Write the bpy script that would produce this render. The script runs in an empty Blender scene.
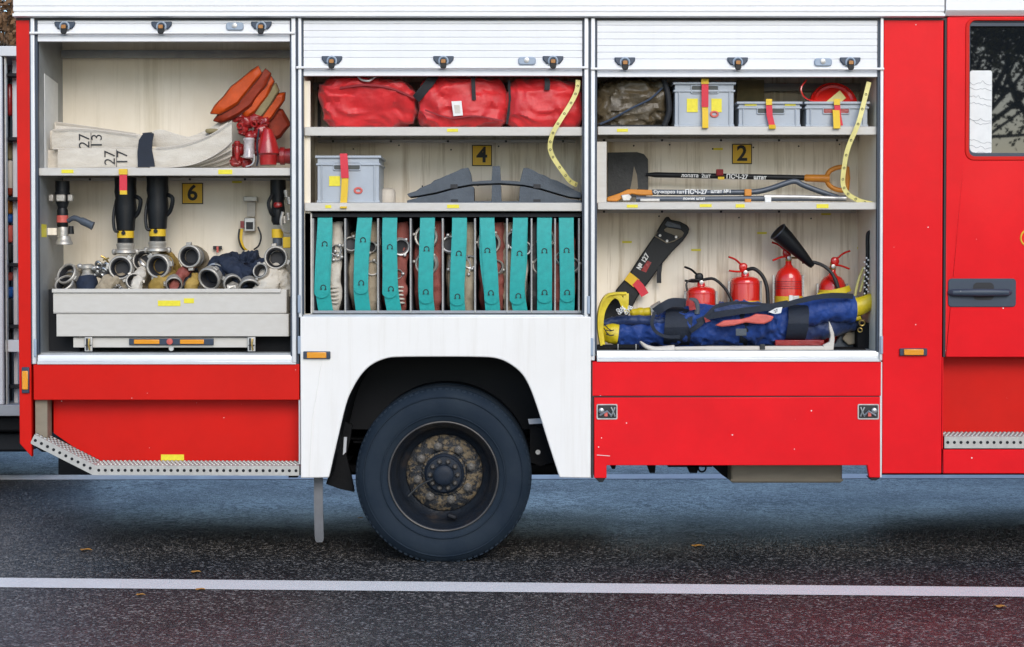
import bpy, math, random
from math import radians, sin, cos, pi, tan, sqrt, atan2
from mathutils import Vector, Matrix, noise as mn
random.seed(7)
SC = bpy.context.scene
COL = SC.collection
# ------------------------------------------------------------------ camera
F = 1710.0
CAM = Vector((0.0, -9.5, 1.7))
PITCH = radians(1.1)
PPY = 258.4 + F * tan(PITCH)      # principal point's row: the frame is shifted down a little
cp, sp = cos(PITCH), sin(PITCH)
def at(px, py, Y=0.0):
    u = (px - 512) / F; v = (PPY - py) / F
    d = Vector((u, cp + v * sp, -sp + v * cp))
    return CAM + d * ((Y - CAM.y) / d.y)
def gnd(px, py, z=0.0):
    u = (px - 512) / F; v = (PPY - py) / F
    d = Vector((u, cp + v * sp, -sp + v * cp))
    return CAM + d * ((z - CAM.z) / d.z)
def X(px, Y=0.0, py=250): return at(px, py, Y).x
def Z(py, Y=0.0): return at(512, py, Y).z
SUN_EL, SUN_AZ, SUN, SUN_ANG, SKY, EXPO = 30, 14, 1.4, 34, .15, .64
PX = 9.5 / F          # metres per pixel on the truck's side

cam = bpy.data.cameras.new('camera'); co = bpy.data.objects.new('camera', cam); COL.objects.link(co)
cam.sensor_width = 36; cam.lens = F / 1024 * 36; cam.shift_y = (PPY - 323.5) / 1024; cam.clip_end = 2000; cam.clip_start = 0.1
co.location = CAM; co.rotation_euler = (radians(90) - PITCH, 0, 0)
SC.camera = co

# ------------------------------------------------------------------ materials
def L(c):
    return tuple(((x / 12.92) if x <= .04045 else ((x + .055) / 1.055) ** 2.4) for x in c)
def H(h):
    return L(tuple(int(h[i:i + 2], 16) / 255 for i in (0, 2, 4)))
def mat(name, col, rough=.5, metal=0., spec=.5, coat=0., var=0., vscale=6., vcol=None, stretch=(1, 1, 1),
        bump=0., bscale=40., bstretch=(1, 1, 1), rvar=0., chips=0., chipcol=(.75, .7, .68), emit=None, sheen=0., ior=None, streak=None, vr=(.3, .72)):
    m = bpy.data.materials.new(name); m.use_nodes = True
    nt = m.node_tree; N = nt.nodes; K = nt.links
    b = N['Principled BSDF']
    b.inputs['Base Color'].default_value = (*col, 1); b.inputs['Roughness'].default_value = rough
    b.inputs['Metallic'].default_value = metal; b.inputs['Specular IOR Level'].default_value = spec
    b.inputs['Coat Weight'].default_value = coat; b.inputs['Coat Roughness'].default_value = .08
    if sheen: b.inputs['Sheen Weight'].default_value = sheen
    if ior: b.inputs['IOR'].default_value = ior
    if emit: b.inputs['Emission Color'].default_value = (*emit, 1); b.inputs['Emission Strength'].default_value = 1
    tc = N.new('ShaderNodeTexCoord')
    def mp(sc):
        p = N.new('ShaderNodeMapping'); p.inputs['Scale'].default_value = sc
        K.new(tc.outputs['Object'], p.inputs['Vector']); return p.outputs['Vector']
    def noi(sc, st, det=5, ro=.6):
        n = N.new('ShaderNodeTexNoise'); n.inputs['Scale'].default_value = sc; n.inputs['Detail'].default_value = det
        n.inputs['Roughness'].default_value = ro; K.new(mp(st), n.inputs['Vector']); return n.outputs['Fac']
    last = None
    if var:
        f = noi(vscale, stretch)
        r = N.new('ShaderNodeMapRange'); r.inputs[1].default_value = vr[0]; r.inputs[2].default_value = vr[1]
        K.new(f, r.inputs[0])
        mx = N.new('ShaderNodeMix'); mx.data_type = 'RGBA'
        v2 = vcol if vcol else tuple(c * (1 - var) for c in col)
        mx.inputs['A'].default_value = (*col, 1); mx.inputs['B'].default_value = (*v2, 1)
        if vcol:
            q = N.new('ShaderNodeMath'); q.operation = 'MULTIPLY'; q.inputs[1].default_value = var
            K.new(r.outputs[0], q.inputs[0]); K.new(q.outputs[0], mx.inputs['Factor'])
        else: K.new(r.outputs[0], mx.inputs['Factor'])
        last = mx.outputs['Result']
        K.new(last, b.inputs['Base Color'])
    if streak:
        scol, amt, ssc = streak
        f = noi(ssc, (1, .2, .045), 6, .7)
        r = N.new('ShaderNodeMapRange'); r.inputs[1].default_value = .5; r.inputs[2].default_value = .72; r.inputs[4].default_value = amt
        K.new(f, r.inputs[0])
        mx = N.new('ShaderNodeMix'); mx.data_type = 'RGBA'
        if last: K.new(last, mx.inputs['A'])
        else: mx.inputs['A'].default_value = (*col, 1)
        mx.inputs['B'].default_value = (*scol, 1); K.new(r.outputs[0], mx.inputs['Factor'])
        last = mx.outputs['Result']; K.new(last, b.inputs['Base Color'])
    if chips:
        vo = N.new('ShaderNodeTexVoronoi'); vo.inputs['Scale'].default_value = 12; vo.inputs['Randomness'].default_value = 1
        K.new(mp((1, 1, 1.1)), vo.inputs['Vector'])
        lt = N.new('ShaderNodeMath'); lt.operation = 'LESS_THAN'; lt.inputs[1].default_value = chips
        n2 = noi(120, (1, 1, 1), 2)
        ad = N.new('ShaderNodeMath'); ad.operation = 'MULTIPLY_ADD'; ad.inputs[1].default_value = .12; 
        K.new(n2, ad.inputs[0]); K.new(vo.outputs['Distance'], ad.inputs[2]); K.new(ad.outputs[0], lt.inputs[0])
        # only some cells carry a chip
        sp_ = N.new('ShaderNodeSeparateColor'); K.new(vo.outputs['Color'], sp_.inputs[0])
        g = N.new('ShaderNodeMath'); g.operation = 'GREATER_THAN'; g.inputs[1].default_value = .45; K.new(sp_.outputs[0], g.inputs[0])
        mu = N.new('ShaderNodeMath'); mu.operation = 'MULTIPLY'; K.new(lt.outputs[0], mu.inputs[0]); K.new(g.outputs[0], mu.inputs[1])
        mx = N.new('ShaderNodeMix'); mx.data_type = 'RGBA'
        if last: K.new(last, mx.inputs['A'])
        else: mx.inputs['A'].default_value = (*col, 1)
        mx.inputs['B'].default_value = (*chipcol, 1); K.new(mu.outputs[0], mx.inputs['Factor'])
        K.new(mx.outputs['Result'], b.inputs['Base Color'])
    if rvar:
        f = noi(5, (1, 1, 1))
        r = N.new('ShaderNodeMapRange'); r.inputs[3].default_value = max(0, rough - rvar); r.inputs[4].default_value = rough + rvar
        K.new(f, r.inputs[0]); K.new(r.outputs[0], b.inputs['Roughness'])
    if bump:
        f = noi(bscale, bstretch, 4)
        bm_ = N.new('ShaderNodeBump'); bm_.inputs['Strength'].default_value = bump; bm_.inputs['Distance'].default_value = .01
        K.new(f, bm_.inputs['Height']); K.new(bm_.outputs[0], b.inputs['Normal'])
    return m
RED = (.80, .008, .014)
M = {}
M['red'] = mat('red_paint', RED, .34, spec=.16, coat=.07, var=.15, vscale=3, chips=.11, rvar=.08, bump=.03, bscale=6)
M['red_plain'] = mat('red_paint_plain', (.62, .010, .005), .4, spec=.16, coat=.05, chips=.08, var=.15, vscale=3, rvar=.1)
M['white'] = mat('white_paint', (.82, .79, .75), .35, coat=.2, var=.5, vscale=2.5, vcol=(.74, .71, .66), chips=.06, chipcol=(.3, .25, .2), streak=((.55, .49, .4), .25, 16), rvar=.1)
M['cornice'] = mat('cornice_white', (.82, .81, .80), .4, var=.06, vscale=4)
M['slat'] = mat('shutter_paint', (.78, .78, .79), .38, var=.04, vscale=4, streak=((.6, .58, .55), .12, 25))
M['alu'] = mat('aluminium', (.70, .70, .70), .35, metal=.35, var=.1, vscale=8)
M['steel'] = mat('steel', (.45, .45, .45), .35, metal=.9, var=.3, vscale=14, bump=.1, bscale=60)
M['galv'] = mat('galvanised', (.52, .50, .46), .5, metal=.35, var=.25, vscale=25)
M['cream'] = mat('locker_wall', (.90, .82, .69), .6, var=.6, vscale=5, vcol=(.70, .60, .45), stretch=(1, 1, .25), streak=((.36, .26, .13), .8, 24))
M['cream2'] = mat('locker_wall_clean', (.90, .82, .69), .6, var=.6, vscale=3, vcol=(.68, .58, .42), stretch=(1, 1, .6), streak=((.45, .37, .22), .5, 10))
M['shelf'] = mat('shelf_white', (.58, .55, .50), .45, var=.5, vscale=12, vcol=(.48, .44, .38), stretch=(1, 1, 3))
M['sidegrey'] = mat('side_grey', (.36, .37, .37), .5, metal=.2, var=.3, vscale=6)
M['dark'] = mat('dark_gap', (.007, .008, .011), .6, spec=.3)
M['black'] = mat('black_plastic', (.006, .007, .009), .45, spec=.35, var=.3, vscale=30, bump=.08, bscale=90)
M['blackcup'] = mat('blue_black_plastic', (.03, .045, .075), .35)
M['greyring'] = mat('grey_plastic', (.30, .36, .44), .4)
M['amber'] = mat('amber_button', (.42, .17, .03), .4, var=.2, vscale=60)
M['lens'] = mat('amber_lens', (.75, .29, .01), .18, coat=.8, bump=.15, bscale=120)
M['rubber'] = mat('tyre_rubber', (.009, .017, .029), .72, spec=.18, var=.6, vscale=7, vcol=(.024, .034, .045), bump=.06, bscale=80, rvar=.08)
M['rim'] = mat('rusty_rim', (.018, .021, .027), .42, metal=.1, var=.7, vscale=11, vcol=(.07, .05, .035), bump=.3, bscale=40)
M['rimmud'] = mat('muddy_disc', (.012, .014, .018), .5, metal=.1, var=.9, vscale=30, vcol=(.17, .125, .07), vr=(.48, .60), bump=1., bscale=60)
M['nut'] = mat('greasy_nut', (.11, .10, .09), .4, metal=.4, var=.6, vscale=40, vcol=(.04, .035, .03))
M['hubcap'] = mat('blue_black_hub', (.010, .017, .030), .55, spec=.3, var=.4, vscale=30)
M['flange'] = mat('worn_flange', (.10, .09, .08), .45, metal=.3, var=.7, vscale=9, vcol=(.03, .03, .035))
M['rimstain'] = mat('stained_rim', (.012, .016, .023), .34, metal=.1, var=.6, vscale=7, vcol=(.07, .05, .035), vr=(.55, .75), bump=.3, bscale=50)
M['denim'] = mat('navy_cloth', (.012, .022, .05), .8, var=.5, vscale=20, bump=.6, bscale=40)
M['flap'] = mat('grey_rubber', (.15, .15, .155), .6, var=.3, vscale=12)
M['mud'] = mat('dried_mud', (.25, .19, .115), .9, var=.6, vscale=28, bump=.8, bscale=70)
M['chassis'] = mat('chassis_black', (.006, .0065, .008), .7, spec=.2, var=.4, vscale=10, bump=.2, bscale=40)
M['underwhite'] = mat('chassis_light', (.6, .62, .66), .5)
M['plate'] = mat('amber_plate', (.86, .52, .03), .5, var=.1, vscale=10)
M['ink'] = mat('ink_black', (.015, .015, .018), .6)
M['sticker'] = mat('yellow_sticker', (.82, .70, .03), .5, var=.15, vscale=80)
M['paper'] = mat('white_paper', (.78, .77, .74), .6, var=.1, vscale=20)
M['teal'] = mat('teal_strap', (.006, .36, .335), .55, var=.22, vscale=35, bump=.25, bscale=260, sheen=.2)
M['bag'] = mat('red_nylon', (.70, .018, .022), .5, var=.3, vscale=9, bump=.55, bscale=14, sheen=.2)
M['bagseam'] = mat('dark_red_webbing', (.25, .01, .015), .7, bump=.3, bscale=200)
M['strapblack'] = mat('black_webbing', (.01, .011, .014), .7, bump=.3, bscale=200)
M['navy'] = mat('navy_webbing', (.008, .014, .028), .7, bump=.3, bscale=180, var=.3, vscale=20)
M['blue'] = mat('blue_nylon', (.014, .055, .25), .55, spec=.3, var=.6, vscale=12, vcol=(.008, .022, .10), bump=.9, bscale=24, sheen=.1)
M['blue2'] = mat('dark_blue_nylon', (.012, .035, .13), .55, var=.4, vscale=12, bump=.7, bscale=25, sheen=.2)
M['yellow'] = mat('yellow_rubber', (.74, .56, .015), .45, var=.35, vscale=16, bump=.3, bscale=30)
M['pink'] = mat('salmon_red', (.72, .13, .10), .5, var=.3, vscale=20, bump=.4, bscale=30)
M['crate'] = mat('grey_plastic_crate', (.40, .435, .475), .45, var=.12, vscale=10)
M['crateD'] = mat('crate_slot', (.06, .065, .06), .6)
M['canvas'] = mat('cream_canvas', (.64, .59, .51), .8, var=.6, vscale=10, vcol=(.44, .38, .30), bump=.4, bscale=150, stretch=(1, 1, 3))
M['canvas2'] = mat('tan_canvas', (.40, .33, .23), .8, var=.6, vscale=18, vcol=(.2, .15, .1), bump=.4, bscale=150)
M['redhose'] = mat('red_brown_hose', (.30, .075, .055), .7, var=.4, vscale=14, bump=.4, bscale=120)
M['ochre'] = mat('ochre_hose', (.42, .27, .06), .75, var=.4, vscale=14, bump=.3, bscale=120)
M['coupling'] = mat('cast_aluminium', (.50, .47, .42), .42, metal=.5, var=.5, vscale=25, vcol=(.24, .21, .18), bump=.2, bscale=60)
M['orange'] = mat('orange_rubber', (.58, .075, .006), .5, spec=.3, var=.35, vscale=14, bump=.3, bscale=40)
M['orange2'] = mat('dull_orange', (.30, .032, .008), .6, spec=.3, var=.4, vscale=20, bump=.3, bscale=40)
M['rimbrown'] = mat('dark_brown_edge', (.10, .02, .01), .6)
M['khaki'] = mat('khaki_fabric', (.26, .21, .10), .7, var=.3, vscale=20)
M['toolorange'] = mat('tool_orange', (.66, .24, .02), .45, var=.25, vscale=20)
M['graytool'] = mat('grey_enamel', (.085, .10, .125), .4, metal=.2, var=.3, vscale=25)
M['silver'] = mat('silver_tool', (.62, .60, .57), .4, metal=.6, var=.3, vscale=25)
M['dkmetal'] = mat('dark_iron', (.045, .046, .046), .55, metal=.3, var=.5, vscale=20, bump=.2, bscale=60)
M['slate'] = mat('slate_rubber', (.085, .10, .118), .7, var=.3, vscale=14, bump=.35, bscale=90)
M['exred'] = mat('extinguisher_red', (.66, .016, .010), .22, coat=.6, var=.1, vscale=14)
M['brass'] = mat('brass', (.55, .38, .12), .35, metal=.9, var=.3, vscale=30)
M['castred'] = mat('cast_red', (.36, .012, .012), .35, coat=.4, var=.5, vscale=22, bump=.4, bscale=50)
M['castred2'] = mat('cast_red_bright', (.48, .012, .012), .3, coat=.4, var=.5, vscale=14, bump=.3, bscale=40)
M['clear'] = mat('grey_translucent', (.55, .50, .50), .15, coat=.6, var=.4, vscale=40)
M['tarp'] = mat('brown_tarp', (.095, .068, .034), .38, var=.7, vscale=12, vcol=(.055, .045, .03), bump=1., bscale=18)
M['tape'] = mat('yellow_tape', (.72, .63, .22), .5, var=.15, vscale=30)
M['wood'] = mat('bleached_wood', (.62, .57, .50), .7, var=.4, vscale=10, stretch=(.2, 1, 3), vcol=(.42, .36, .29), bump=.3, bscale=60)
M['tan'] = mat('dusty_tank', (.25, .21, .15), .7, var=.5, vscale=6, vcol=(.16, .13, .09), stretch=(1, 1, 3), bump=.1)
M['glass'] = mat('dark_glass', (.008, .010, .012), .015, spec=.5, ior=1.75)
M['wdgrey'] = mat('window_rubber', (.03, .045, .07), .5)
M['straprd'] = mat('red_webbing', (.62, .03, .05), .65, bump=.3, bscale=150)
M['strapyl'] = mat('yellow_webbing', (.72, .46, .02), .6, bump=.3, bscale=150)
M['bark'] = mat('bark', (.09, .065, .045), .9, var=.5, vscale=10, bump=.6, bscale=25)
M['leafy'] = mat('autumn_leaf', (.30, .20, .03), .7, var=.5, vscale=2, vcol=(.16, .15, .03))
M['leafb'] = mat('brown_leaf', (.22, .11, .045), .8, var=.6, vscale=3, vcol=(.08, .05, .025))
M['leafd'] = mat('fallen_leaf', (.55, .26, .05), .7, var=.4, vscale=30)
M['grey_truck'] = mat('pale_grey_paint', (.60, .60, .62), .4, var=.15, vscale=5)
M['midgrey'] = mat('mid_grey_paint', (.30, .31, .33), .5, var=.2, vscale=8)
M['cobalt'] = mat('cobalt_plastic', (.01, .10, .40), .5)

# ------------------------------------------------------------------ mesh builder
ORG = {}
class MB:
    def __init__(s): s.v = []; s.f = []; s.m = []; s.mi = 0
    def add(s, vs, fs):
        o = len(s.v); s.v += [Vector(a) for a in vs]
        for f in fs: s.f.append([o + i for i in f]); s.m.append(s.mi)
        return s
    def box(s, x0, x1, y0, y1, z0, z1):
        if x0 > x1: x0, x1 = x1, x0
        if y0 > y1: y0, y1 = y1, y0
        if z0 > z1: z0, z1 = z1, z0
        v = [(x, y, z) for z in (z0, z1) for y in (y0, y1) for x in (x0, x1)]
        return s.add(v, [(0, 2, 3, 1), (4, 5, 7, 6), (0, 1, 5, 4), (2, 6, 7, 3), (0, 4, 6, 2), (1, 3, 7, 5)])
    def obox(s, c, size, R=None):
        R = R or Matrix.Identity(3); c = Vector(c); a, b, d = [q / 2 for q in size]
        v = [c + R @ Vector((x, y, z)) for z in (-d, d) for y in (-b, b) for x in (-a, a)]
        return s.add(v, [(0, 2, 3, 1), (4, 5, 7, 6), (0, 1, 5, 4), (2, 6, 7, 3), (0, 4, 6, 2), (1, 3, 7, 5)])
    def prism(s, pts, y0, y1):            # pts = (x,z) outline
        n = len(pts)
        v = [(p[0], y0, p[1]) for p in pts] + [(p[0], y1, p[1]) for p in pts]
        f = [list(range(n)), list(range(2 * n - 1, n - 1, -1))]
        for i in range(n): j = (i + 1) % n; f.append((i, i + n, j + n, j))
        return s.add(v, f)
    def extr_x(s, pts, x0, x1):           # pts = (y,z)
        n = len(pts)
        v = [(x0, p[0], p[1]) for p in pts] + [(x1, p[0], p[1]) for p in pts]
        f = [list(range(n)), list(range(2 * n - 1, n - 1, -1))]
        for i in range(n): j = (i + 1) % n; f.append((i, i + n, j + n, j))
        return s.add(v, f)
    def tube(s, pts, r, n=10, cap=True, flat=None, up=None):
        pts = [Vector(p) for p in pts]; m = len(pts)
        if not isinstance(r, (list, tuple)): r = [r] * m
        v = []; prev = None
        for i, p in enumerate(pts):
            t = (pts[min(i + 1, m - 1)] - pts[max(i - 1, 0)])
            t = t.normalized() if t.length > 1e-9 else Vector((0, 0, 1))
            if up is not None: a = Vector(up) - t * t.dot(Vector(up))
            elif prev is not None: a = prev - t * t.dot(prev)
            else: a = Vector((0, 0, 1)) - t * t.z
            if a.length < 1e-3: a = Vector((0, 1, 0)) - t * t.y
            a.normalize(); prev = a; b = t.cross(a)
            rr = r[i]; ra, rb = rr if isinstance(rr, (list, tuple)) else (rr, rr * (flat or 1))
            for k in range(n):
                w = 2 * pi * k / n; v.append(p + a * ra * cos(w) + b * rb * sin(w))
        f = []
        for i in range(m - 1):
            for k in range(n):
                l = (k + 1) % n; f.append((i * n + k, i * n + l, (i + 1) * n + l, (i + 1) * n + k))
        if cap: f.append(list(range(n - 1, -1, -1))); f.append([(m - 1) * n + k for k in range(n)])
        return s.add(v, f)
    def lathe(s, o, axis, prof, n=24, sx=1., up=None, cap=True):      # prof = (radius, distance along the axis)
        o = Vector(o); t = Vector(axis).normalized()
        a = Vector(up) if up is not None else (Vector((0, 0, 1)) if abs(t.z) < .9 else Vector((1, 0, 0)))
        a = (a - t * t.dot(a)).normalized(); b = t.cross(a); v = []
        for (r, h) in prof:
            for k in range(n):
                w = 2 * pi * k / n; v.append(o + t * h + a * max(r, 1e-4) * cos(w) + b * max(r, 1e-4) * sin(w) * sx)
        f = []; m = len(prof)
        for i in range(m - 1):
            for k in range(n):
                l = (k + 1) % n; f.append((i * n + k, i * n + l, (i + 1) * n + l, (i + 1) * n + k))
        if cap: f.append(list(range(n - 1, -1, -1))); f.append([(m - 1) * n + k for k in range(n)])
        return s.add(v, f)
    def ring(s, o, axis, R, r, n=28, k=8, sx=1., a0=0, a1=2 * pi, up=None):
        o = Vector(o); t = Vector(axis).normalized()
        a = Vector(up) if up is not None else (Vector((0, 0, 1)) if abs(t.z) < .9 else Vector((1, 0, 0)))
        a = (a - t * t.dot(a)).normalized(); b = t.cross(a)
        full = abs(a1 - a0 - 2 * pi) < 1e-4
        pts = [o + a * R * cos(a0 + (a1 - a0) * i / n) + b * R * sx * sin(a0 + (a1 - a0) * i / n) for i in range(n + 1)]
        if full: pts[-1] = pts[0].copy()
        return s.tube(pts, r, k, cap=not full)
    def strip(s, pts, widthdir, w, th, nrm=(0, -1, 0)):    # a flat belt along pts
        pts = [Vector(p) for p in pts]; v = []
        ws = w if isinstance(w, (list, tuple)) else [w] * len(pts)
        for i, p in enumerate(pts):
            t = (pts[min(i + 1, len(pts) - 1)] - pts[max(i - 1, 0)]).normalized()
            a = Vector(widthdir) if widthdir is not None else t.cross(Vector(nrm)).normalized()
            nn = t.cross(a).normalized()
            for q, z in ((-.5, -.5), (.5, -.5), (.5, .5), (-.5, .5)): v.append(p + a * ws[i] * q + nn * th * z)
        f = []
        for i in range(len(pts) - 1):
            for k in range(4):
                l = (k + 1) % 4; f.append((i * 4 + k, i * 4 + l, i * 4 + 4 + l, i * 4 + 4 + k))
        f.append((3, 2, 1, 0)); e = (len(pts) - 1) * 4; f.append((e, e + 1, e + 2, e + 3))
        return s.add(v, f)
    def soft(s, c, size, e=.55, wr=.01, ws=9, seed=0, fn=None, nu=64, nv=36, zmin=None):
        c = Vector(c); a, b, d = [q / 2 for q in size]; v = []
        def sg(x, p): return math.copysign(abs(x) ** p, x)
        for j in range(nv + 1):
            ph = -pi / 2 + pi * j / nv
            for i in range(nu):
                th = 2 * pi * i / nu
                q = Vector((sg(cos(ph), e) * sg(cos(th), e), sg(cos(ph), e) * sg(sin(th), e), sg(sin(ph), e)))
                if fn: q = fn(q)
                p = Vector((q.x * a, q.y * b, q.z * d))
                w = p * ws + Vector((seed * 3.1, seed * 1.7, seed))
                k = mn.noise(w) * .5 + (1 - abs(mn.noise(Vector((w.x * 1.3, w.y * 1.3, w.z * 2.6)))) * 3) * .35 + (1 - abs(mn.noise(Vector((w.x * 2.6 + w.z * 2, w.y, w.z * 2.2)))) * 3) * .22
                nrm = Vector((q.x / a, q.y / b, q.z / d)).normalized()
                p = c + p + nrm * wr * k
                if zmin is not None and p.z < zmin: p.z = zmin
                v.append(p)
        f = []
        for j in range(nv):
            for i in range(nu):
                l = (i + 1) % nu; f.append((j * nu + i, j * nu + l, (j + 1) * nu + l, (j + 1) * nu + i))
        return s.add(v, f)
    def wrinkle(s, amp, sc, seed=0, start=0):
        for i in range(start, len(s.v)):
            p = s.v[i]; w = p * sc + Vector((seed, seed * 2.3, 0))
            s.v[i] = p + Vector((mn.noise(w), mn.noise(w + Vector((9, 0, 0))), mn.noise(w + Vector((0, 9, 0))))) * amp
        return s
    def build(s, name, m, parent=None, bevel=0., smooth=38, label=None, subd=0):
        ms = m if isinstance(m, (list, tuple)) else [m]
        me = bpy.data.meshes.new(name)
        if parent is not None: o = ORG[parent.name]
        else:
            xs = [p.x for p in s.v]; ys = [p.y for p in s.v]; zs = [p.z for p in s.v]
            o = Vector(((min(xs) + max(xs)) / 2, (min(ys) + max(ys)) / 2, min(zs)))
        me.from_pydata([tuple(p - o) for p in s.v], [], s.f)
        for q in ms: me.materials.append(M[q] if isinstance(q, str) else q)
        me.polygons.foreach_set('material_index', s.m)
        import bmesh
        b = bmesh.new(); b.from_mesh(me); bmesh.ops.recalc_face_normals(b, faces=b.faces); b.to_mesh(me); b.free()
        me.polygons.foreach_set('use_smooth', [True] * len(me.polygons))
        me.set_sharp_from_angle(angle=radians(smooth))
        ob = bpy.data.objects.new(name, me); COL.objects.link(ob)
        if parent is not None: ob.parent = parent
        else: ob.location = o
        ORG[ob.name] = o
        if bevel:
            bv = ob.modifiers.new('bevel', 'BEVEL'); bv.width = bevel; bv.segments = 2; bv.limit_method = 'ANGLE'; bv.angle_limit = radians(40)
            bv.harden_normals = False
        if label: ob['label'] = label
        return ob
def thing(name, loc, label, cat, group=None):
    o = bpy.data.objects.new(name, None); COL.objects.link(o); o.location = loc; o.empty_display_size = .1
    ORG[o.name] = Vector(loc); o['label'] = label; o['category'] = cat
    if group: o['group'] = group
    return o
def tag(o, label, cat, group=None):
    o['label'] = label; o['category'] = cat
    if group: o['group'] = group
    return o
def structure(o): o['kind'] = 'structure'; return o
def dup(root, dloc, label=None, group=None, rotz=None):
    def cp_(o, par):
        c = o.copy(); COL.objects.link(c); c.parent = par
        for ch in [q for q in o.children]: cp_(ch, c)
        return c
    r = root.copy(); COL.objects.link(r); r.location = Vector(root.location) + Vector(dloc)
    ORG[r.name] = r.location.copy()
    if rotz is not None: r.rotation_euler.z = rotz
    if label: r['label'] = label
    if group: r['group'] = group
    for ch in list(root.children): cp_(ch, r)
    return r
def text(name, s, p, size, m, parent, rot=0., depth=.0008, align='CENTER', tilt=0., spacing=1., Rm=None, bold=0., lsp=.85):
    cu = bpy.data.curves.new(name, 'FONT'); cu.body = s; cu.size = size; cu.align_x = align; cu.align_y = 'CENTER'
    cu.extrude = depth; cu.space_line = lsp; cu.space_character = spacing; cu.resolution_u = 3; cu.offset = bold
    t = bpy.data.objects.new(name + '_tmp', cu); COL.objects.link(t)
    bpy.context.view_layer.update()
    me = bpy.data.meshes.new_from_object(t.evaluated_get(bpy.context.evaluated_depsgraph_get()))
    bpy.data.objects.remove(t); bpy.data.curves.remove(cu)
    me.name = name
    # text lies in XY; stand it up facing -Y, turned by rot in the picture plane
    R = Matrix.Rotation(-rot, 3, 'Y') @ Matrix.Rotation(radians(90), 3, 'X')
    if Rm is not None: R = Rm @ R
    o = ORG[parent.name]
    for v in me.vertices: v.co = R @ v.co + Vector(p) - o
    me.materials.clear(); me.materials.append(M[m])
    ob = bpy.data.objects.new(name, me); COL.objects.link(ob); ob.parent = parent; ORG[ob.name] = o
    return ob
def P2(l, Y=0.): return [(at(a, b, Y).x, at(a, b, Y).z) for a, b in l]
def pts(l): return [at(*a) for a in l]
def smoothpath(P, n=6):
    P = [Vector(p) for p in P]; out = []
    for i in range(len(P) - 1):
        p0 = P[max(i - 1, 0)]; p1 = P[i]; p2 = P[i + 1]; p3 = P[min(i + 2, len(P) - 1)]
        for k in range(n):
            t = k / n
            out.append(.5 * ((2 * p1) + (p2 - p0) * t + (2 * p0 - 5 * p1 + 4 * p2 - p3) * t * t + (3 * p1 - p0 - 3 * p2 + p3) * t ** 3))
    out.append(P[-1]); return out
# ================================================================== the fire truck
T = thing('fire_truck', (0, 1.2, 0), 'red and white fire truck seen from its side with three open equipment lockers', 'fire truck')
DEP = .53
zTop = Z(18)
# --- bays: (left px, right px, shutter bottom py, floor py)
def interior(xl, xr, zb, zt, wallm, tag_, sidem=('cream2', 'cream2')):
    a, b = X(xl), X(xr)
    MB().box(a - .03, b + .03, DEP, DEP + .01, zb - .02, zt).build('back_wall', wallm, T)
    MB().box(a - .012, a, .03, DEP, zb, zt).build('side_wall', sidem[0], T)
    MB().box(b, b + .012, .03, DEP, zb, zt).build('side_wall', sidem[1], T)
    MB().box(a - .012, b + .012, .03, DEP, zt, zt + .01).build('ceiling_panel', 'sidegrey', T)
    MB().box(a - .012, b + .012, .03, DEP + .01, zb - .03, zb).build('floor_panel', 'sidegrey', T)
B1 = (38.5, 291.5); B2 = (304, 583); B3 = (597, 877)
zf1, zf2, zf3 = Z(353), Z(314.5), Z(350.5)
interior(*B1, zf1, zTop - .01, 'cream2', 1, ('sidegrey', 'cream2'))
interior(*B2, zf2, zTop - .01, 'cream', 2)
interior(*B3, zf3, zTop - .01, 'cream', 3)
# inner liner strips seen in the photo: a folded vertical post in each bay's corner
xs_ = X(38.5)
MB().extr_x([(.13, Z(168)), (.13, Z(71)), (.41, Z(76)), (.41, Z(168))], xs_ + .001, xs_ + .004).build('liner_panel', 'paper', T)
MB().box(X(303.5), X(309.5), .05, .065, zf2, Z(80)).build('liner_strip', 'cream2', T)
MB().box(X(310), X(321, .4), .38, .4, Z(132), Z(80)).build('liner_strip', 'dark', T)
MB().box(X(597.5), X(607), .06, .075, Z(203), Z(141)).build('liner_strip', 'shelf', T)
for (xl, xr, zz) in ((40, 291, Z(48)), (304, 583, Z(82)), (597, 877, Z(83))):
    MB().box(X(xl), X(xr), .46, .475, zz, zz + .045).build('cable_tray', 'sidegrey', T, bevel=.003)
# screw heads on back walls
for (bx, n_, py) in (((75, 280), 6, 57), ((330, 570), 5, 147), ((610, 860), 6, 147), ((625, 850), 3, 218), ((330, 570), 4, 185)):
    for i in range(n_):
        mb = MB()
        p = at(bx[0] + (bx[1] - bx[0]) * (i + .5) / n_ + random.uniform(-4, 4), py + random.uniform(-3, 3), DEP)
        mb.lathe((p.x, DEP, p.z), (0, -1, 0), [(.005, 0), (.005, .003), (.002, .0045)], 8)
        mb.build('screw', 'dkmetal', T)

# --- shelves
def shelf(xl, xr, y0, y1, dots, stickers=()):
    z1, z0 = Z(y0), Z(y1)
    a, b = X(xl, .02) + .004, X(xr, .02) - .004
    mb = MB().extr_x([(.02, z0), (.02, z1), (.032, z1 + .003), (DEP, z1 + .003), (DEP, z1 - .012), (.05, z1 - .012), (.05, z0)], a, b)
    s = mb.build('shelf', 'shelf', T, bevel=.003)
    MB().extr_x([(DEP - .05, z0 - .006), (DEP - .05, z0 + .01), (DEP - .003, z0 + .01), (DEP - .003, z0 - .006)], a + .02, b - .02).build('shelf_bracket', 'shelf', s)
    for px in dots: 
        mb = MB()
        q = at(px, y1 + 4, DEP - .05); mb.lathe((q.x, DEP - .05, z0 + .001), (0, -1, 0), [(.007, 0), (.007, .004), (.003, .005)], 10)
        mb.build('bolt', 'dkmetal', s)
    for (a, b, c, d) in stickers:
        MB().box(X(a), X(c), .0175, .0195, Z(d), Z(b)).build('sticker', 'sticker', s)
    return s
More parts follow.
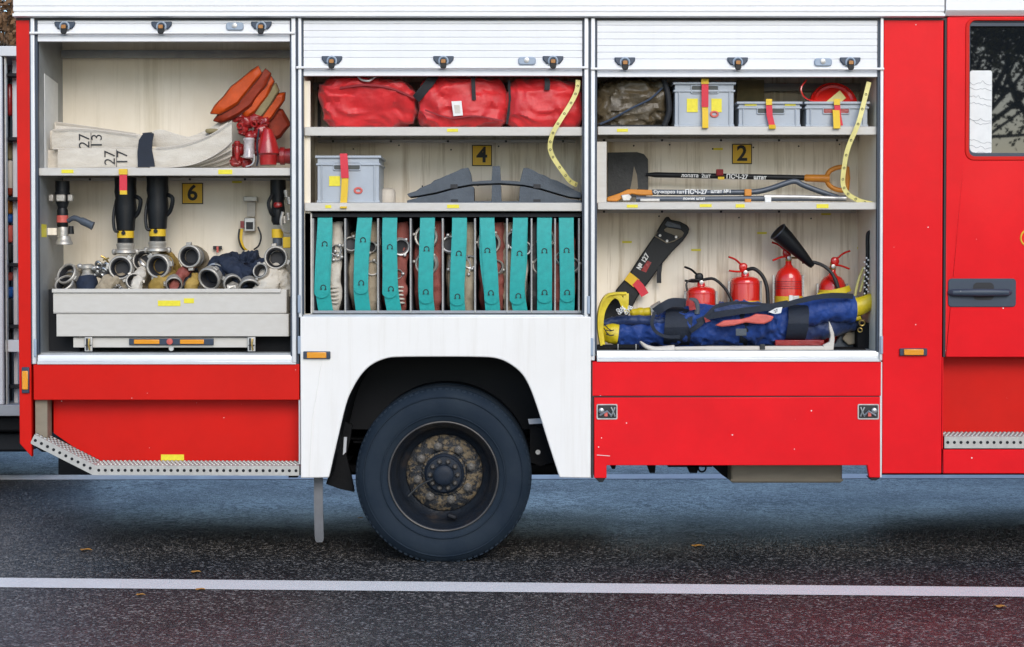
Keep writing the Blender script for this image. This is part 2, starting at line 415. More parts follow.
S1 = shelf(*B1, 168, 175.5, (190, 245, 90), ((61, 169.5, 73, 173), (218, 169.5, 232, 174)))
S2 = shelf(*B2, 127, 135.5, (333, 391, 448, 506, 563), ((447, 128.5, 458, 131.5),))
S3 = shelf(*B2, 203, 211, (350, 450, 530), ((447, 204.5, 459, 208), (325, 205, 331, 208)))
S4 = shelf(*B3, 126.5, 134.5, (604, 662, 721, 779, 837), ((617, 128.5, 628, 131.5),))
S5 = shelf(*B3, 202.5, 209.5, (604, 662, 721, 779), ((627, 204.5, 638, 207.5), (736, 204, 745, 207.5), (817, 204, 829, 208), (700, 204, 712, 207)))
zS1, zS2, zS3, zS4, zS5 = Z(168) + .003, Z(127) + .003, Z(203) + .003, Z(126.5) + .003, Z(202.5) + .003
# stickers on back walls
for (a, b) in ((237, 182), (696, 250), (762, 233), (826, 214), (627, 242), (718, 149), (862, 248)):
    p = at(a, b, DEP - .001); MB().box(p.x - .028, p.x + .028, DEP - .003, DEP - .001, p.z - .006, p.z + .006).build('sticker', 'sticker', T)
p = at(43, 231, .2); MB().box(X(38.5) + .001, X(38.5) + .002, .06, .16, p.z - .036, p.z + .036).build('sticker', 'sticker', T)

# --- number plates
for (n, x0, y0, x1, y1) in (('6', 182, 183, 203, 204), ('4', 472, 145, 492, 166), ('2', 732, 144, 752, 164)):
    a = at(x0, y1, DEP - .005); b = at(x1, y0, DEP - .005)
    pl = MB().box(a.x, b.x, DEP - .006, DEP - .001, a.z, b.z).build('number_plate', 'ink', T)
    MB().box(a.x + .005, b.x - .005, DEP - .0075, DEP - .0065, a.z + .005, b.z - .005).build('plate_face', 'plate', pl)
    text('number', n, ((a.x + b.x) / 2, DEP - .009, (a.z + b.z) / 2), .125, 'ink', pl, bold=.003)

# --- cornice (white band along the top of the body)
def zc(p): return Z(p)
prof = [(-.03, Z(-14)), (-.03, zc(6.4)), (-.024, zc(6.9)), (-.03, zc(7.4)), (-.03, zc(11.6)), (-.016, zc(12.4)), (-.016, zc(14)), (-.045, zc(14.6)), (-.045, zc(17.2)), (-.01, zc(18)), (.05, zc(18)), (.05, Z(-14))]
MB().extr_x(prof, X(16), X(942)).build('cornice', 'cornice', T, bevel=.001)
MB().box(X(17.5), X(944), -.004, .03, Z(20.3), Z(18) - .001).build('door_track', 'dkmetal', T)
zr = Z(-16)
MB().box(X(17), X(1700), 0.02, 2.5, zr, zr + .03).build('roof', 'white', T)
# cab top
MB().extr_x([(-.03, Z(-14)), (-.03, zc(11)), (-.022, zc(12.5)), (.0, zc(16)), (.05, zc(16)), (.05, Z(-14))], X(943.5), X(1500)).build('cab_roof_band', 'cornice', T, bevel=.002)

# --- red pillars and panels
zbot = Z(473.5)
def panel(name, pl, y0, y1, m='red', bev=.004, label=None):
    return MB().prism(P2(pl, y0), y0, y1).build(name, m, T, bevel=bev, label=label)
zp = [(X(17), Z(18) - .002), (X(30.5), Z(18) - .002), (X(30.5), Z(457)), (X(18.5), Z(443.5))]
MB().prism(zp, 0, .04).build('rear_pillar', 'red_plain', T, bevel=.004)
MB().box(X(17) + .001, X(17) + .03, .041, 2.49, Z(443), zr - .001).build('rear_wall', 'red_plain', T)
MB().box(X(17) + .031, X(1500), 2.46, 2.49, Z(470), zr - .001).build('far_side_wall', 'red_plain', T)
MB().box(X(300), X(1500), .95, 2.45, Z(440), Z(425)).build('underbody', 'chassis', T)
MB().box(X(45), X(300), .62, 2.45, Z(470), Z(450)).build('underbody', 'chassis', T)
MB().box(X(883), X(942.6), 0, .03, zbot, Z(16.5) - .003).build('body_panel', 'red', T, bevel=.004)
# rockers under the lockers
MB().box(X(32.8), X(299), -.004, .03, Z(400), Z(364)).build('sill_panel', 'red_plain', T, bevel=.004)
MB().box(X(592.5), X(881.5), -.004, .03, Z(396), Z(361.5)).build('sill_panel', 'red', T, bevel=.004)
# recessed lower panel at the rear, with the perforated step
MB().prism([(X(47), Z(400)), (X(299), Z(400)), (X(299), Z(467, .12)), (X(96), Z(467, .12)), (X(47), Z(433, .12))], .12, .14).build('recessed_panel', 'red_plain', T)
MB().box(X(33), X(45), .03, .12, Z(440), Z(400)).build('recess_side', 'tan', T)
MB().box(X(33), X(299.5), .028, .14, Z(400) - .001, Z(400) + .012).build('recess_lid', 'red_plain', T)
MB().box(X(298.3), X(299.6), .002, .14, Z(464), Z(400)).build('recess_side', 'alu', T)
a = at(161, 460.5, .118); b = at(184, 454.5, .118); MB().box(a.x, b.x, .117, .119, a.z, b.z).build('sticker', 'sticker', T, label='yellow sticker low on the recessed red panel')
def step(path, h=.055, dep=.115, y=.0):
    mb = MB(); pa = [Vector(w) for w in path]
    def mit(p):
        i = min(range(len(pa)), key=lambda k: (pa[k] - p).length); ns = []
        for a, b in ((i - 1, i), (i, i + 1)):
            if a >= 0 and b < len(pa): t = (pa[b] - pa[a]).normalized(); ns.append(Vector((-t.z, 0, t.x)))
        m_ = sum(ns, Vector()).normalized(); return m_ / max(.3, m_.dot(ns[0]))
    for (p, q) in zip(path[:-1], path[1:]):
        p = Vector(p); q = Vector(q); t = (q - p).normalized(); n = Vector((-t.z, 0, t.x))
        ip, iq = mit(p) * h, mit(q) * h
        mb.mi = 0
        mb.add([p - ip, q - iq, q, p, p - ip + Vector((0, .004, 0)), q - iq + Vector((0, .004, 0)), q + Vector((0, .004, 0)), p + Vector((0, .004, 0))],
               [(0, 1, 2, 3), (4, 7, 6, 5), (0, 4, 5, 1), (3, 2, 6, 7), (0, 3, 7, 4), (1, 5, 6, 2)])
        D_ = Vector((0, dep, .012))
        mb.add([p, q, q + D_, p + D_, p - n * .004, q - n * .004, q + D_ - n * .004, p + D_ - n * .004], [(0, 1, 2, 3), (4, 7, 6, 5), (3, 2, 6, 7)])
        L_ = (q - p).length; k = int(L_ / .0365)
        for i in range(k):
            c = p + t * (L_ * (i + .5) / k) - n * (h * .5)
            mb.mi = 1; mb.lathe(c, (0, -1, 0), [(.0088, -.001), (.0088, .001)], 10)
        k = int(L_ / .024)
        for r_ in range(4):
            for i in range(k):
                c = p + t * (L_ * (i + .5 + .5 * (r_ % 2)) / (k + .5)) + Vector((0, .018 + r_ * .026, .012 * (.018 + r_ * .026) / dep))
                mb.mi = 0; mb.lathe(c, n, [(.009, 0), (.0065, .007)], 7); mb.mi = 1; mb.lathe(c, n, [(.0062, .005), (.0062, .0082)], 6)
    return mb
st = step([at(34.5, 434.5, 0), at(95.5, 465.3, 0), at(299.3, 465.8, 0)])
st.build('perforated_step', ['galv', 'dark'], T)
MB().prism(P2([(35, 447), (38, 447), (46, 452), (42, 452)], .03), .03, .1).build('bracket', 'chassis', T)
# cab lower part, right
MB().box(X(944.3), X(1500), .0, .03, zbot, Z(449.5)).build('cab_skirt', 'red', T, bevel=.003)
st = step([at(944.5, 436.5, 0), at(1500, 436.5, 0)], h=.066)
st.build('perforated_step', ['galv', 'dark'], T)
MB().box(X(944), X(1500), .12, .14, Z(445), Z(357)).build('recessed_panel', 'red_plain', T)
MB().box(X(943.6), X(945.6), -.001, .12, Z(357), Z(18)).build('door_seam', 'ink', T)
MB().box(X(943), X(944), .002, .14, Z(449), Z(357)).build('recess_side', 'red', T)
# cab door with window opening
xd0, xd1, zd0, zd1 = X(945.8), X(1230), Z(357), Z(16.8)
wx0, wx1, wz0, wz1 = X(968), X(1180), Z(156.5), Z(14.5)
def rrect(x0, x1, z0, z1, r, n=5):
    o = []
    for (cx, cz, a0) in ((x1 - r, z1 - r, 0), (x0 + r, z1 - r, 90), (x0 + r, z0 + r, 180), (x1 - r, z0 + r, 270)):
        for k in range(n + 1):
            w = radians(a0 + 90 * k / n); o.append((cx + r * cos(w), cz + r * sin(w)))
    return o
def framed(name, outer, inner, y0, y1, m, parent, bevel=.003, label=None):
    # ring between two outlines with the same number of points
    n = len(outer); v = [(p[0], y0, p[1]) for p in outer] + [(p[0], y0, p[1]) for p in inner] + [(p[0], y1, p[1]) for p in outer] + [(p[0], y1, p[1]) for p in inner]
    f = []
    for i in range(n):
        j = (i + 1) % n
        f += [(i, j, n + j, n + i), (2 * n + i, 3 * n + i, 3 * n + j, 2 * n + j), (i, 2 * n + i, 2 * n + j, j), (n + i, n + j, 3 * n + j, 3 * n + i)]
    return MB().add(v, f).build(name, m, parent, bevel=bevel, label=label)
door = framed('cab_door', rrect(xd0, xd1, zd0, zd1, .012), rrect(wx0 - .02, wx1 + .02, wz0 - .02, zd1 - .012, .05), -.006, .03, 'red', T)
framed('window_frame', rrect(wx0 - .022, wx1 + .022, wz0 - .022, zd1 - .008, .05), rrect(wx0, wx1, wz0, zd1 - .022, .035), -.012, .02, 'red_plain', door, bevel=.004)
framed('window_seal', rrect(wx0 - .002, wx1 + .002, wz0 - .002, zd1 - .02, .035), rrect(wx0 + .008, wx1 - .008, wz0 + .02, zd1 - .03, .03), .004, .02, 'wdgrey', door, bevel=.002)
MB().box(wx0 + .003, wx1 - .003, .014, .018, wz0 + .003, zd1 - .025).build('window_pane', 'glass', door)
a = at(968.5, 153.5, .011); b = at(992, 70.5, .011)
sh = MB().prism(rrect(a.x + .006, b.x, a.z, b.z, .012), .010, .0125).build('white_patch_sheet', 'paper', door, label='white sheet with grey lines, added for a white patch likely reflected in the window')  # added sheet in place of a white patch, likely a reflection
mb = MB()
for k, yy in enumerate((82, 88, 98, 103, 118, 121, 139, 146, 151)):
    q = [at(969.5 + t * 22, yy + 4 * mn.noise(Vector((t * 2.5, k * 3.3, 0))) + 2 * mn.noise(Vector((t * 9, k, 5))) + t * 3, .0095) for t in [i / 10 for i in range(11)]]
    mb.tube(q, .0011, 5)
mb.build('patch_lines', 'midgrey', door)
# the writing edge of the emblem beyond the frame
mb = MB(); q = at(1029, 238, -.008); mb.ring((q.x, -.008, q.z), (0, 1, 0), .046, .005, 20, 6, sx=1.)
mb.build('round_emblem', 'strapyl', door)
MB().box(wx0 + .006, wx1 - .006, .0035, .013, Z(26), zd1 - .032).build('window_header', 'wdgrey', door)
# door handle
a = at(948, 307, -.008); b = at(1016, 278.5, -.008)
hb = MB().prism(rrect(a.x, b.x, a.z, b.z, .02), -.012, -.004).build('door_handle', 'wdgrey', door, bevel=.003)
c1 = at(973, 300, -.012); c2 = at(994, 282.5, -.012)
MB().prism(rrect(c1.x, c2.x, c1.z, c2.z, .025), -.0135, -.010).build('finger_recess', 'ink', hb)
g1 = at(953, 292.5, -.03); g2 = at(1008, 292.5, -.03)
MB().tube([g1 + Vector((-.02, .018, 0)), g1, g1 * .5 + g2 * .5 + Vector((0, -.008, 0)), g2, g2 + Vector((.02, .018, 0))], [.012, .019, .021, .019, .012], 14, flat=.7, up=(0, 0, 1)).build('grip', 'wdgrey', hb)
q = at(961, 292.5, -.045); MB().lathe((q.x, -.038, q.z), (0, -1, 0), [(.009, 0), (.009, .006), (.003, .007)], 14).build('key_lock', 'silver', hb)
# --- side marker lamps
def marker(cx, cy, w, h, vertical=False, y=-.004):
    p = at(cx, cy, y); W_, H_ = w * PX / 2, h * PX / 2
    b_ = MB().box(p.x - W_, p.x + W_, y - .014, y, p.z - H_, p.z + H_).build('marker_lamp', 'blackcup', T, bevel=.004)
    if vertical: MB().box(p.x - W_ * .8, p.x + W_ * .8, y - .024, y - .0145, p.z - H_ * .72, p.z + H_ * .72).build('lamp_lens', 'lens', b_, bevel=.004)
    else: MB().box(p.x - W_ * .72, p.x + W_ * .72, y - .024, y - .0145, p.z - H_ * .8, p.z + H_ * .8).build('lamp_lens', 'lens', b_, bevel=.004)
marker(317, 355, 27, 7.5, y=-.026); marker(913, 352, 27.5, 7.5, y=-.001); marker(26, 380, 7.5, 26, True, y=-.001)

# --- white wheel arch panel
zt_, zb_ = Z(316.5), Z(477.5)
arch_px = [(329, 477.5), (337.5, 440), (346, 405), (352, 390), (361, 375), (372, 364.5), (386, 358.5), (400, 357), (440, 356.7), (480, 357), (497, 358.5), (510, 364), (522, 374), (530, 388), (538, 410), (548, 442), (559.5, 477.5)]
arch_px = [tuple(p)[:2] for p in smoothpath([(a, b, 0) for a, b in arch_px], 5)]
out = [(X(300.6), zb_), (X(300.6), zt_), (X(590.8), zt_), (X(590.8), zb_)]
pl = [out[3]] + [out[2], out[1], out[0]] + P2(arch_px, -.02)
wa = MB().prism(pl, -.026, .02).build('wheel_arch_panel', 'white', T, bevel=.006)
mb = MB()
for (p, q) in zip(arch_px[:-1], arch_px[1:]):
    A = at(*p, -.02); B = at(*q, -.02); mb.add([(A.x, -.02, A.z), (B.x, -.02, B.z), (B.x, .6, B.z), (A.x, .6, A.z)], [(0, 1, 2, 3)])
mb.build('wheel_well_liner', 'chassis', T)
MB().box(X(300), X(592), .6, .62, Z(440), Z(350)).build('wheel_well_back', 'dark', T)
MB().box(X(301), X(329), .03, .6, Z(440), Z(320)).build('wheel_well_side', 'chassis', T)
MB().box(X(560), X(591), .03, .6, Z(465), Z(320)).build('wheel_well_side', 'chassis', T)
# crease on the flare
MB().tube([at(322, 360, -.0265), at(312, 420, -.0265), at(309, 476, -.0265)], .0022, 6).build('panel_crease', 'white', T)

# --- locker door below right bay
ld = [(594, 397.5), (880, 396.8), (880, 477.5), (869, 477.5), (867, 465.2), (606.5, 465.2), (606.5, 478), (594, 478)]
lk = MB().prism(P2(ld), -.006, .03).build('locker_door', 'red', T, bevel=.004)
MB().box(X(591.5), X(593.6), -.002, .03, Z(478), Z(362)).build('door_seam', 'dkmetal', T)
MB().box(X(880.4), X(882.6), -.002, .03, Z(477), Z(362)).build('door_seam', 'alu', T)
MB().box(X(593.6), X(880.4), .0, .03, Z(397.3), Z(396.2)).build('door_seam', 'ink', T)
MB().box(X(606), X(868), .3, .33, Z(463), Z(400)).build('locker_back', 'chassis', T)
for (x0, x1, s_) in ((596.5, 617.5, 1), (857.5, 879, -1)):
    a = at(x0, 419.5, -.007); b = at(x1, 404, -.007); mx_ = (a.x + b.x) / 2; mz_ = (a.z + b.z) / 2
    lt = framed('latch', rrect(a.x, b.x, a.z, b.z, .008), rrect(a.x + .007, b.x - .007, a.z + .007, b.z - .007, .006), -.011, -.005, 'silver', lk, bevel=.0015)
    MB().box(a.x + .005, b.x - .005, -.0075, -.0065, a.z + .005, b.z - .005).build('latch_recess', 'dkmetal', lk)
    mb = MB(); mb.lathe((mx_ - s_ * .032, -.016, mz_ + .006), (0, -1, 0), [(.016, -.008), (.016, .002), (.009, .006)], 14)
    mb.tube([(mx_ - s_ * .04, -.012, mz_ - .02), (mx_, -.016, mz_ + .004), (mx_ + s_ * .02, -.012, mz_ - .018)], .006, 8)
    mb.tube([(mx_ + s_ * .022, -.012, mz_ - .026), (mx_ + s_ * .034, -.014, mz_ + .0), (mx_ + s_ * .022, -.012, mz_ + .026)], .005, 8)
    mb.tube([(mx_ + s_ * .044, -.012, mz_ + .026), (mx_ + s_ * .034, -.014, mz_ + .0), (mx_ + s_ * .044, -.012, mz_ - .026)], .005, 8)
    mb.build('latch_lever', 'steel', lk)
    mb = MB().obox((mx_ - s_ * .006, -.014, mz_ - .012), (.018, .006, .026)); mb.build('latch_tab', 'pink', lk)
MB().prism(P2([(595, 478), (605.5, 478), (603, 482), (599, 482)]), .0, .1).build('rubber_stop', 'black', T)
MB().prism(P2([(870, 477.7), (880, 477.7), (876, 480.5), (872, 480.5)]), .0, .1).build('rubber_stop', 'black', T)
MB().tube([at(597, 455, -.0065), at(610, 456, -.0065)], .0018, 5).build('scratch', 'paper', lk)

# --- locker sills
def sill(xl, xr, y0, y1, y2):
    z1, z0 = Z(y0), Z(y2); zm = Z(y1)
    MB().extr_x([(-.002, zm), (-.002, (z1 + zm) / 2), (.004, z1), (.06, z1), (.06, zm), (.03, zm - .001), (.03, z0), (-.012, z0), (-.012, zm)], X(xl), X(xr)).build('locker_sill', 'alu', T, bevel=.002)
sill(37, 296, 354.8, 361.5, 364.3); sill(303, 588, 314.8, 316, 318.5); sill(597, 881, 351, 358.5, 361.6)
# --- aluminium guide rails
def rail(x0, x1, yb, yt=18.3, m='alu'):
    a, b = X(x0), X(x1); c = (a + b) / 2
    MB().prism([(a, Z(yb)), (b, Z(yb)), (b, Z(yt)), (a, Z(yt))], -.016, .03).build('guide_rail', m, T, bevel=.004)
rail(32.2, 36.2, 364); rail(292, 296.4, 362.5); rail(298.8, 302.2, 317.5); rail(584, 588.2, 317.5); rail(590.6, 594.8, 360.5); rail(879, 882.3, 360.5)
def gap(x0, x1, yb, yt=18.6): MB().box(X(x0), X(x1), -.002, .028, Z(yb), Z(yt)).build('rubber_seal', 'wdgrey', T)
gap(36.4, 38.6, 354); gap(290.5, 291.9, 356); gap(296.5, 298.7, 364); gap(302.3, 303.8, 314); gap(582.3, 583.8, 314); gap(588.3, 590.5, 318); gap(594.9, 596.9, 352); gap(876.8, 878.8, 352); gap(30.7, 32.1, 364)
for (px, py) in ((299.2, 304), (299.2, 345), (35.2, 348), (588.6, 305), (592, 347), (881.5, 345)):
    p = at(px, py, -.02); MB().box(p.x - .008, p.x + .008, -.026, -.017, p.z - .05, p.z + .05).build('rail_clip', 'greyring', T, bevel=.004)

# --- roller shutters
def shutter(xl, xr, zb_px, bar_px, latches, lock, slats):
    a, b = X(xl) + .002, X(xr) - .002; ztop = Z(20.5); zb = Z(zb_px)
    prof = [(.02, zb), (.002, zb + .002)]
    zbar = Z(bar_px) - .012
    prof += [(.002, zbar), (.008, zbar + .004)]
    z = zbar + .006
    zs = [Z(s) for s in slats][::-1]
    prev = z
    for s_ in zs:
        prof += [(.006, prev + .001), (.002, prev + .004), (.002, s_ - .0035), (.0065, s_ - .0015), (.0065, s_)]
        prev = s_
    prof += [(.002, prev + .004), (.002, ztop), (.02, ztop)]
    s = MB().extr_x(prof, a, b).build('roller_shutter', 'slat', T, smooth=25)
    zb2 = Z(bar_px)
    MB().tube([(X(xl) - .035, -.022, zb2), (X(xr) + .03, -.022, zb2)], .0075, 10).build('pull_bar', 'cornice', s)
    for px in latches:
        c = at(px, bar_px - 8, 0).x; zc_ = Z(bar_px - 7.5)
        cup = MB().prism([(c - .058, zc_ + .024), (c + .058, zc_ + .024), (c + .056, zc_ + .004), (c + .038, zc_ - .018), (c - .038, zc_ - .018), (c - .056, zc_ + .004)], -.010, .0015).build('shutter_latch', 'blackcup', s, bevel=.005)
        MB().ring((c, -.012, zc_ - .004), (0, 1, 0), .024, .0055, 20, 8, a0=-2.2, a1=2.2).build('latch_ring', 'greyring', cup)
        MB().prism(rrect(c - .017, c + .017, zc_ - .048, zc_ + .004, .012), -.032, -.012).build('latch_hook', 'black', cup, bevel=.003)
        MB().prism(rrect(c - .013, c + .013, zc_ - .018, zc_ + .003, .006), -.036, -.0325).build('latch_button', 'amber', cup, bevel=.002)
    c = at(lock, bar_px - 8, 0).x; zc_ = Z(bar_px - 7)
    lk_ = MB().prism(rrect(c - .049, c + .049, zc_ - .022, zc_ + .022, .016), -.010, .0015).build('shutter_lock', 'greyring', s, bevel=.006)
    MB().lathe((c - .002, -.010, zc_ + .004), (0, -1, 0), [(.014, 0), (.014, .004), (.005, .006)], 16).build('lock_cylinder', 'silver', lk_)
shutter(38.4, 290.6, 41.6, 33.5, (65, 161.8, 261.5), 235, [23.8])
shutter(303.7, 582.4, 76, 68, (332, 443.5, 553), 527, [24, 31, 37.5, 44.3, 51, 57.8])
shutter(596.8, 876.9, 77, 69.3, (624.8, 737.5, 850), 823, [25.5, 32.5, 39.3, 46, 52.5, 59.3])

# --- rear wheel (far wheels copied)
wc = at(444.5, 474, .0); R = .495
wcx, wcz = wc.x - .008, R - .013
def make_wheel():
    w = MB()
    # tyre, axis along Y (outwards = -Y)
    prof = [(.300, .02), (.305, .0), (.325, -.012), (.37, -.028), (.42, -.030), (.452, -.02), (.472, -.004), (.480, .006), (.4935, .022), (.495, .05)]
    ty = []
    n = 120
    for (r, h) in prof: ty.append((r, -h))
    for k in range(6):
        y = .06 + k * .034
        ty += [(.495, -y), (.487, -(y + .002)), (.487, -(y + .008)), (.495, -(y + .010))]
    ty += [(.493, -.28), (.47, -.30), (.42, -.315), (.35, -.31), (.30, -.27)]
    w.lathe((wcx, 0, wcz), (0, -1, 0), ty, n, cap=False)
    return w
tw = MB().lathe((wcx, 0.06, wcz), (0, -1, 0), [(.308, .025), (.311, .012), (.300, .004), (.296, -.01), (.285, -.03), (.268, -.06), (.262, -.10), (.24, -.14), (.215, -.155)], 64, cap=False)
wheel = tw.build('wheel', 'rimstain', T, label='rear wheel with dark tyre and muddy deep dish rim')
ty = make_wheel()
for v in ty.v: v.y += .045
# tread blocks on the shoulder
for k in range(90):
    a_ = 2 * pi * k / 90
    c = Vector((wcx + cos(a_) * .4805, .060, wcz + sin(a_) * .485))
    R_ = Matrix.Rotation(-a_, 3, 'Y')
    ty.obox(c, (.014, .012, .020), R_)
ty.build('tyre', 'rubber', wheel)
# raised sidewall ring
sr = MB().ring((wcx, .018, wcz), (0, 1, 0), .445, .004, 80, 6)
sr.ring((wcx, .0185, wcz), (0, 1, 0), .345, .0035, 80, 6)
sr.build('sidewall_rib', 'rubber', wheel)
MB().ring((wcx, .036, wcz), (0, 1, 0), .305, .0052, 72, 8).build('rim_flange', 'flange', wheel)
dk = MB().lathe((wcx, .20, wcz), (0, -1, 0), [(.218, -.02), (.216, .0), (.19, .018), (.15, .02), (.13, .018), (.125, .03), (.10, .035)], 48)
dk.build('rim_disc', 'rimmud', wheel)
rnd = random.Random(3)
# mud patches on the disc: irregular thin cakes
mb = MB()
for k in range(13):
    a0 = 2 * pi * k / 13 + rnd.uniform(-.2, .2); 
    if k in (2, 7): continue
    rr = rnd.uniform(.138, .185); ww = rnd.uniform(.25, .42)
    pl_ = []
    for i in range(14):
        t = 2 * pi * i / 14; q = 1 + rnd.uniform(-.3, .25)
        ang = a0 + cos(t) * ww * q; r_ = rr + sin(t) * .032 * q
        pl_.append((wcx + cos(ang) * r_, wcz + sin(ang) * r_))
    pass
for k in range(8):
    a_ = 2 * pi * (k + .3) / 8; c = (wcx + cos(a_) * .155, .182, wcz + sin(a_) * .155)
    n_ = MB().lathe(c, (0, -1, 0), [(.026, 0), (.026, .008), (.020, .009), (.020, .034), (.012, .036), (.012, .052)], 6); n_.build('wheel_nut', 'nut', wheel)
hb_ = MB().lathe((wcx, .172, wcz), (0, -1, 0), [(.115, 0), (.112, .02), (.100, .03), (.098, .052), (.058, .056), (.056, .095), (.045, .104), (.02, .106)], 32)
hb_.build('hub', 'hubcap', wheel)
for k in range(10):
    mb = MB()
    a_ = 2 * pi * k / 10; mb.lathe((wcx + cos(a_) * .078, .12, wcz + sin(a_) * .078), (0, -1, 0), [(.0145, 0), (.0145, .020), (.008, .026)], 6)
    mb.build('hub_bolt', 'nut', wheel)
MB().obox((wcx + .045, .11, wcz - .235), (.06, .04, .03), Matrix.Rotation(.35, 3, 'Y')).build('hand_hole', 'dark', wheel, bevel=.012)
MB().tube([(wcx - .20, .09, wcz - .12), (wcx - .14, .10, wcz - .06), (wcx - .06, .08, wcz - .02)], .006, 8).build('valve_stem', 'dkmetal', wheel)
# inner twin tyre, axle, springs, frame
iw = MB()
iw.lathe((wcx, .66, wcz), (0, -1, 0), [(.28, 0), (.42, -.0), (.47, .01), (.492, .03), (.495, .05), (.495, .26), (.47, .285), (.42, .29), (.28, .29)], 60)
iw.build('inner_tyre', 'rubber', T)
iw = MB(); iw.lathe((wcx, 2.46, wcz), (0, -1, 0), [(.28, 0), (.42, -.0), (.47, .01), (.492, .03), (.495, .05), (.495, .56), (.47, .585), (.42, .59), (.28, .59)], 60)
iw.build('far_tyre', 'rubber', T)
MB().tube([(wcx, .3, wcz), (wcx, .8, wcz), (wcx, 1.0, wcz), (wcx, 1.25, wcz), (wcx, 1.5, wcz), (wcx, 2.1, wcz)], [.09, .09, .13, .22, .13, .09], 18).build('axle', 'chassis', T)
MB().box(X(60), X(330), 1.4, 2.44, .40, .44).build('underbody', 'chassis', T)  # low unseen decks, added to keep the road under the truck dark
MB().box(X(560), X(1500), 1.4, 2.44, .40, .44).build('underbody', 'chassis', T)
MB().box(X(330), X(560), .9, 1.75, .40, .44).build('underbody', 'chassis', T)
MB().box(X(-60), X(606, 2.45), 2.45, 2.49, .185, .60).build('far_shade_skirt', 'chassis', T)  # unseen skirts, hung low to block light reaching under the truck
MB().box(X(606, 2.45), X(880, 2.45), 2.45, 2.49, .262, .60).build('far_shade_skirt', 'chassis', T)
MB().box(X(880, 2.45), X(1500), 2.45, 2.49, .185, .60).build('far_shade_skirt', 'chassis', T)
MB().box(X(570), X(1500), 1.6, 2.4, .365, .39).build('underbody', 'chassis', T)  # extra unseen slabs, added to dim what the road mirrors
MB().box(X(20), X(300), 1.5, 2.4, .31, .35).build('underbody', 'chassis', T)

for yy in (.8, 1.6): MB().box(X(40), X(1500), yy, yy + .09, Z(420), Z(390)).build('frame_rail', 'chassis', T, bevel=.005)
mb = MB()
for k in range(4): mb.tube(smoothpath([(X(330) + .06 * k, .76, .62 - k * .02), (wcx, .76, .72 - k * .03 - .1), (X(560) - .06 * k, .76, .62 - k * .02)]), .011, 6, flat=3)
mb.build('leaf_spring', 'chassis', T)
mb = MB()
mb.prism(P2([(326, 484), (330, 470), (336, 440), (341, 420), (352, 425), (350, 440), (346, 455), (350, 470), (354, 492), (340, 489)], .25), .25, .3)
mb.build('suspension_bracket', 'chassis', T)
MB().prism(P2([(344, 437), (347, 437), (346, 452), (343, 455)], .24), .235, .245).build('bracket_gap_strip', 'underwhite', T)
mb = MB().prism(P2([(530, 425), (549, 430), (554, 462), (540, 466), (530, 462)], .3), .3, .36)
mb.build('suspension_bracket', 'chassis', T)
MB().prism(P2([(528, 419), (546, 418), (547, 423), (529, 424)], .26), .25, .27).build('bracket_gap_strip', 'underwhite', T)
MB().lathe(at(538, 452, .29), (0, -1, 0), [(.014, 0), (.014, .012)], 12).build('bolt_head', 'silver', T)
# mud flap edge hanging by the wheel
mb = MB().strip(smoothpath([at(318.5, 470, .12), at(318.5, 500, .10), at(319, 525, .10), at(319.5, 542, .11)]), (1, 0, 0), [.05] * 15 + [.05, .049, .045, .03], .012)
mb.strip([at(318.5, 470, .13), at(319, 540, .14)], (0, 1, 0), .03, .012)
mb.build('mud_flap_strip', 'flap', T, label='grey rubber strip hanging in front of the rear wheel')
# underside pieces, right
mb = MB()
for l in ([(608, 462), (617, 462), (615, 469), (612, 469)], [(646, 462), (656, 462), (655, 473), (650, 473)], [(668, 462), (712, 462), (712, 467), (668, 467)], [(686, 464), (700, 464), (697, 473), (690, 473)], [(708, 462), (731, 462), (731, 481), (722, 475)]):
    mb.prism(P2(l, .35), .35, .42); mb.build('underside_bracket', 'chassis', T); mb = MB()
mb.ring(at(702, 468, .33), (0, 1, 0), .022, .005, 16, 6)
mb.build('tow_ring', 'chassis', T)
a = at(731, 483, .2); b = at(842.5, 460, .2)
tk = MB().box(a.x, b.x, .2, .75, a.z, b.z).build('tool_box', 'tan', T, bevel=.012, label='dusty tan box slung below the red locker')
MB().box(a.x - .003, b.x + .003, .195, .2, a.z + .012, a.z + .022).build('box_flange', 'tan', tk)
mb = MB()
mb.box(X(246), X(299), .05, .12, Z(476.5), Z(474.5)); mb.box(X(287), X(296), .04, .09, Z(478.5), Z(475)); mb.build('step_bracket', 'chassis', T)

# --- drawer in the rear locker
zt, zl, zm = Z(289.5, .03), Z(336.5, .03), Z(312.5, .03)
x0, x1 = X(53, .03, 300), X(286.5, .03, 300)
D0 = MB()
def traypan(mb, x0, x1, z0, z1, y0, y1, t=.006):
    mb.box(x0, x1, y0, y0 + t, z0, z1); mb.box(x0, x0 + t, y0 + t, y1, z0, z1); mb.box(x1 - t, x1, y0 + t, y1, z0, z1)
    mb.box(x0, x1, y0, y1, z0 - t, z0)
traypan(D0, x0, x1, zm, zt, .03, .5)
D0.box(x0 - .004, x1 - .03, .018, .032, zt - .018, zt + .004)
D0.box(X(56, .03, 300), X(288.5, .03, 300), .034, .5, zl, zm - .008)
dr = D0.build('drawer', 'shelf', T, bevel=.003)
D1 = MB().box(X(70), X(250), .06, .075, Z(347.5, .06), Z(337.5, .06)); D1.build('drawer_rail', 'shelf', dr, bevel=.002)
for (a_, b_, c_, d_) in ((158, 306, 180.5, 300.5), (184, 303.2, 194, 298.3)):
    p = at(a_, b_, .03); q = at(c_, d_, .03); MB().box(p.x, q.x, .0275, .0295, p.z, q.z).build('sticker', 'sticker', dr)
p = at(129, 345, .045); q = at(213.5, 338.5, .045)
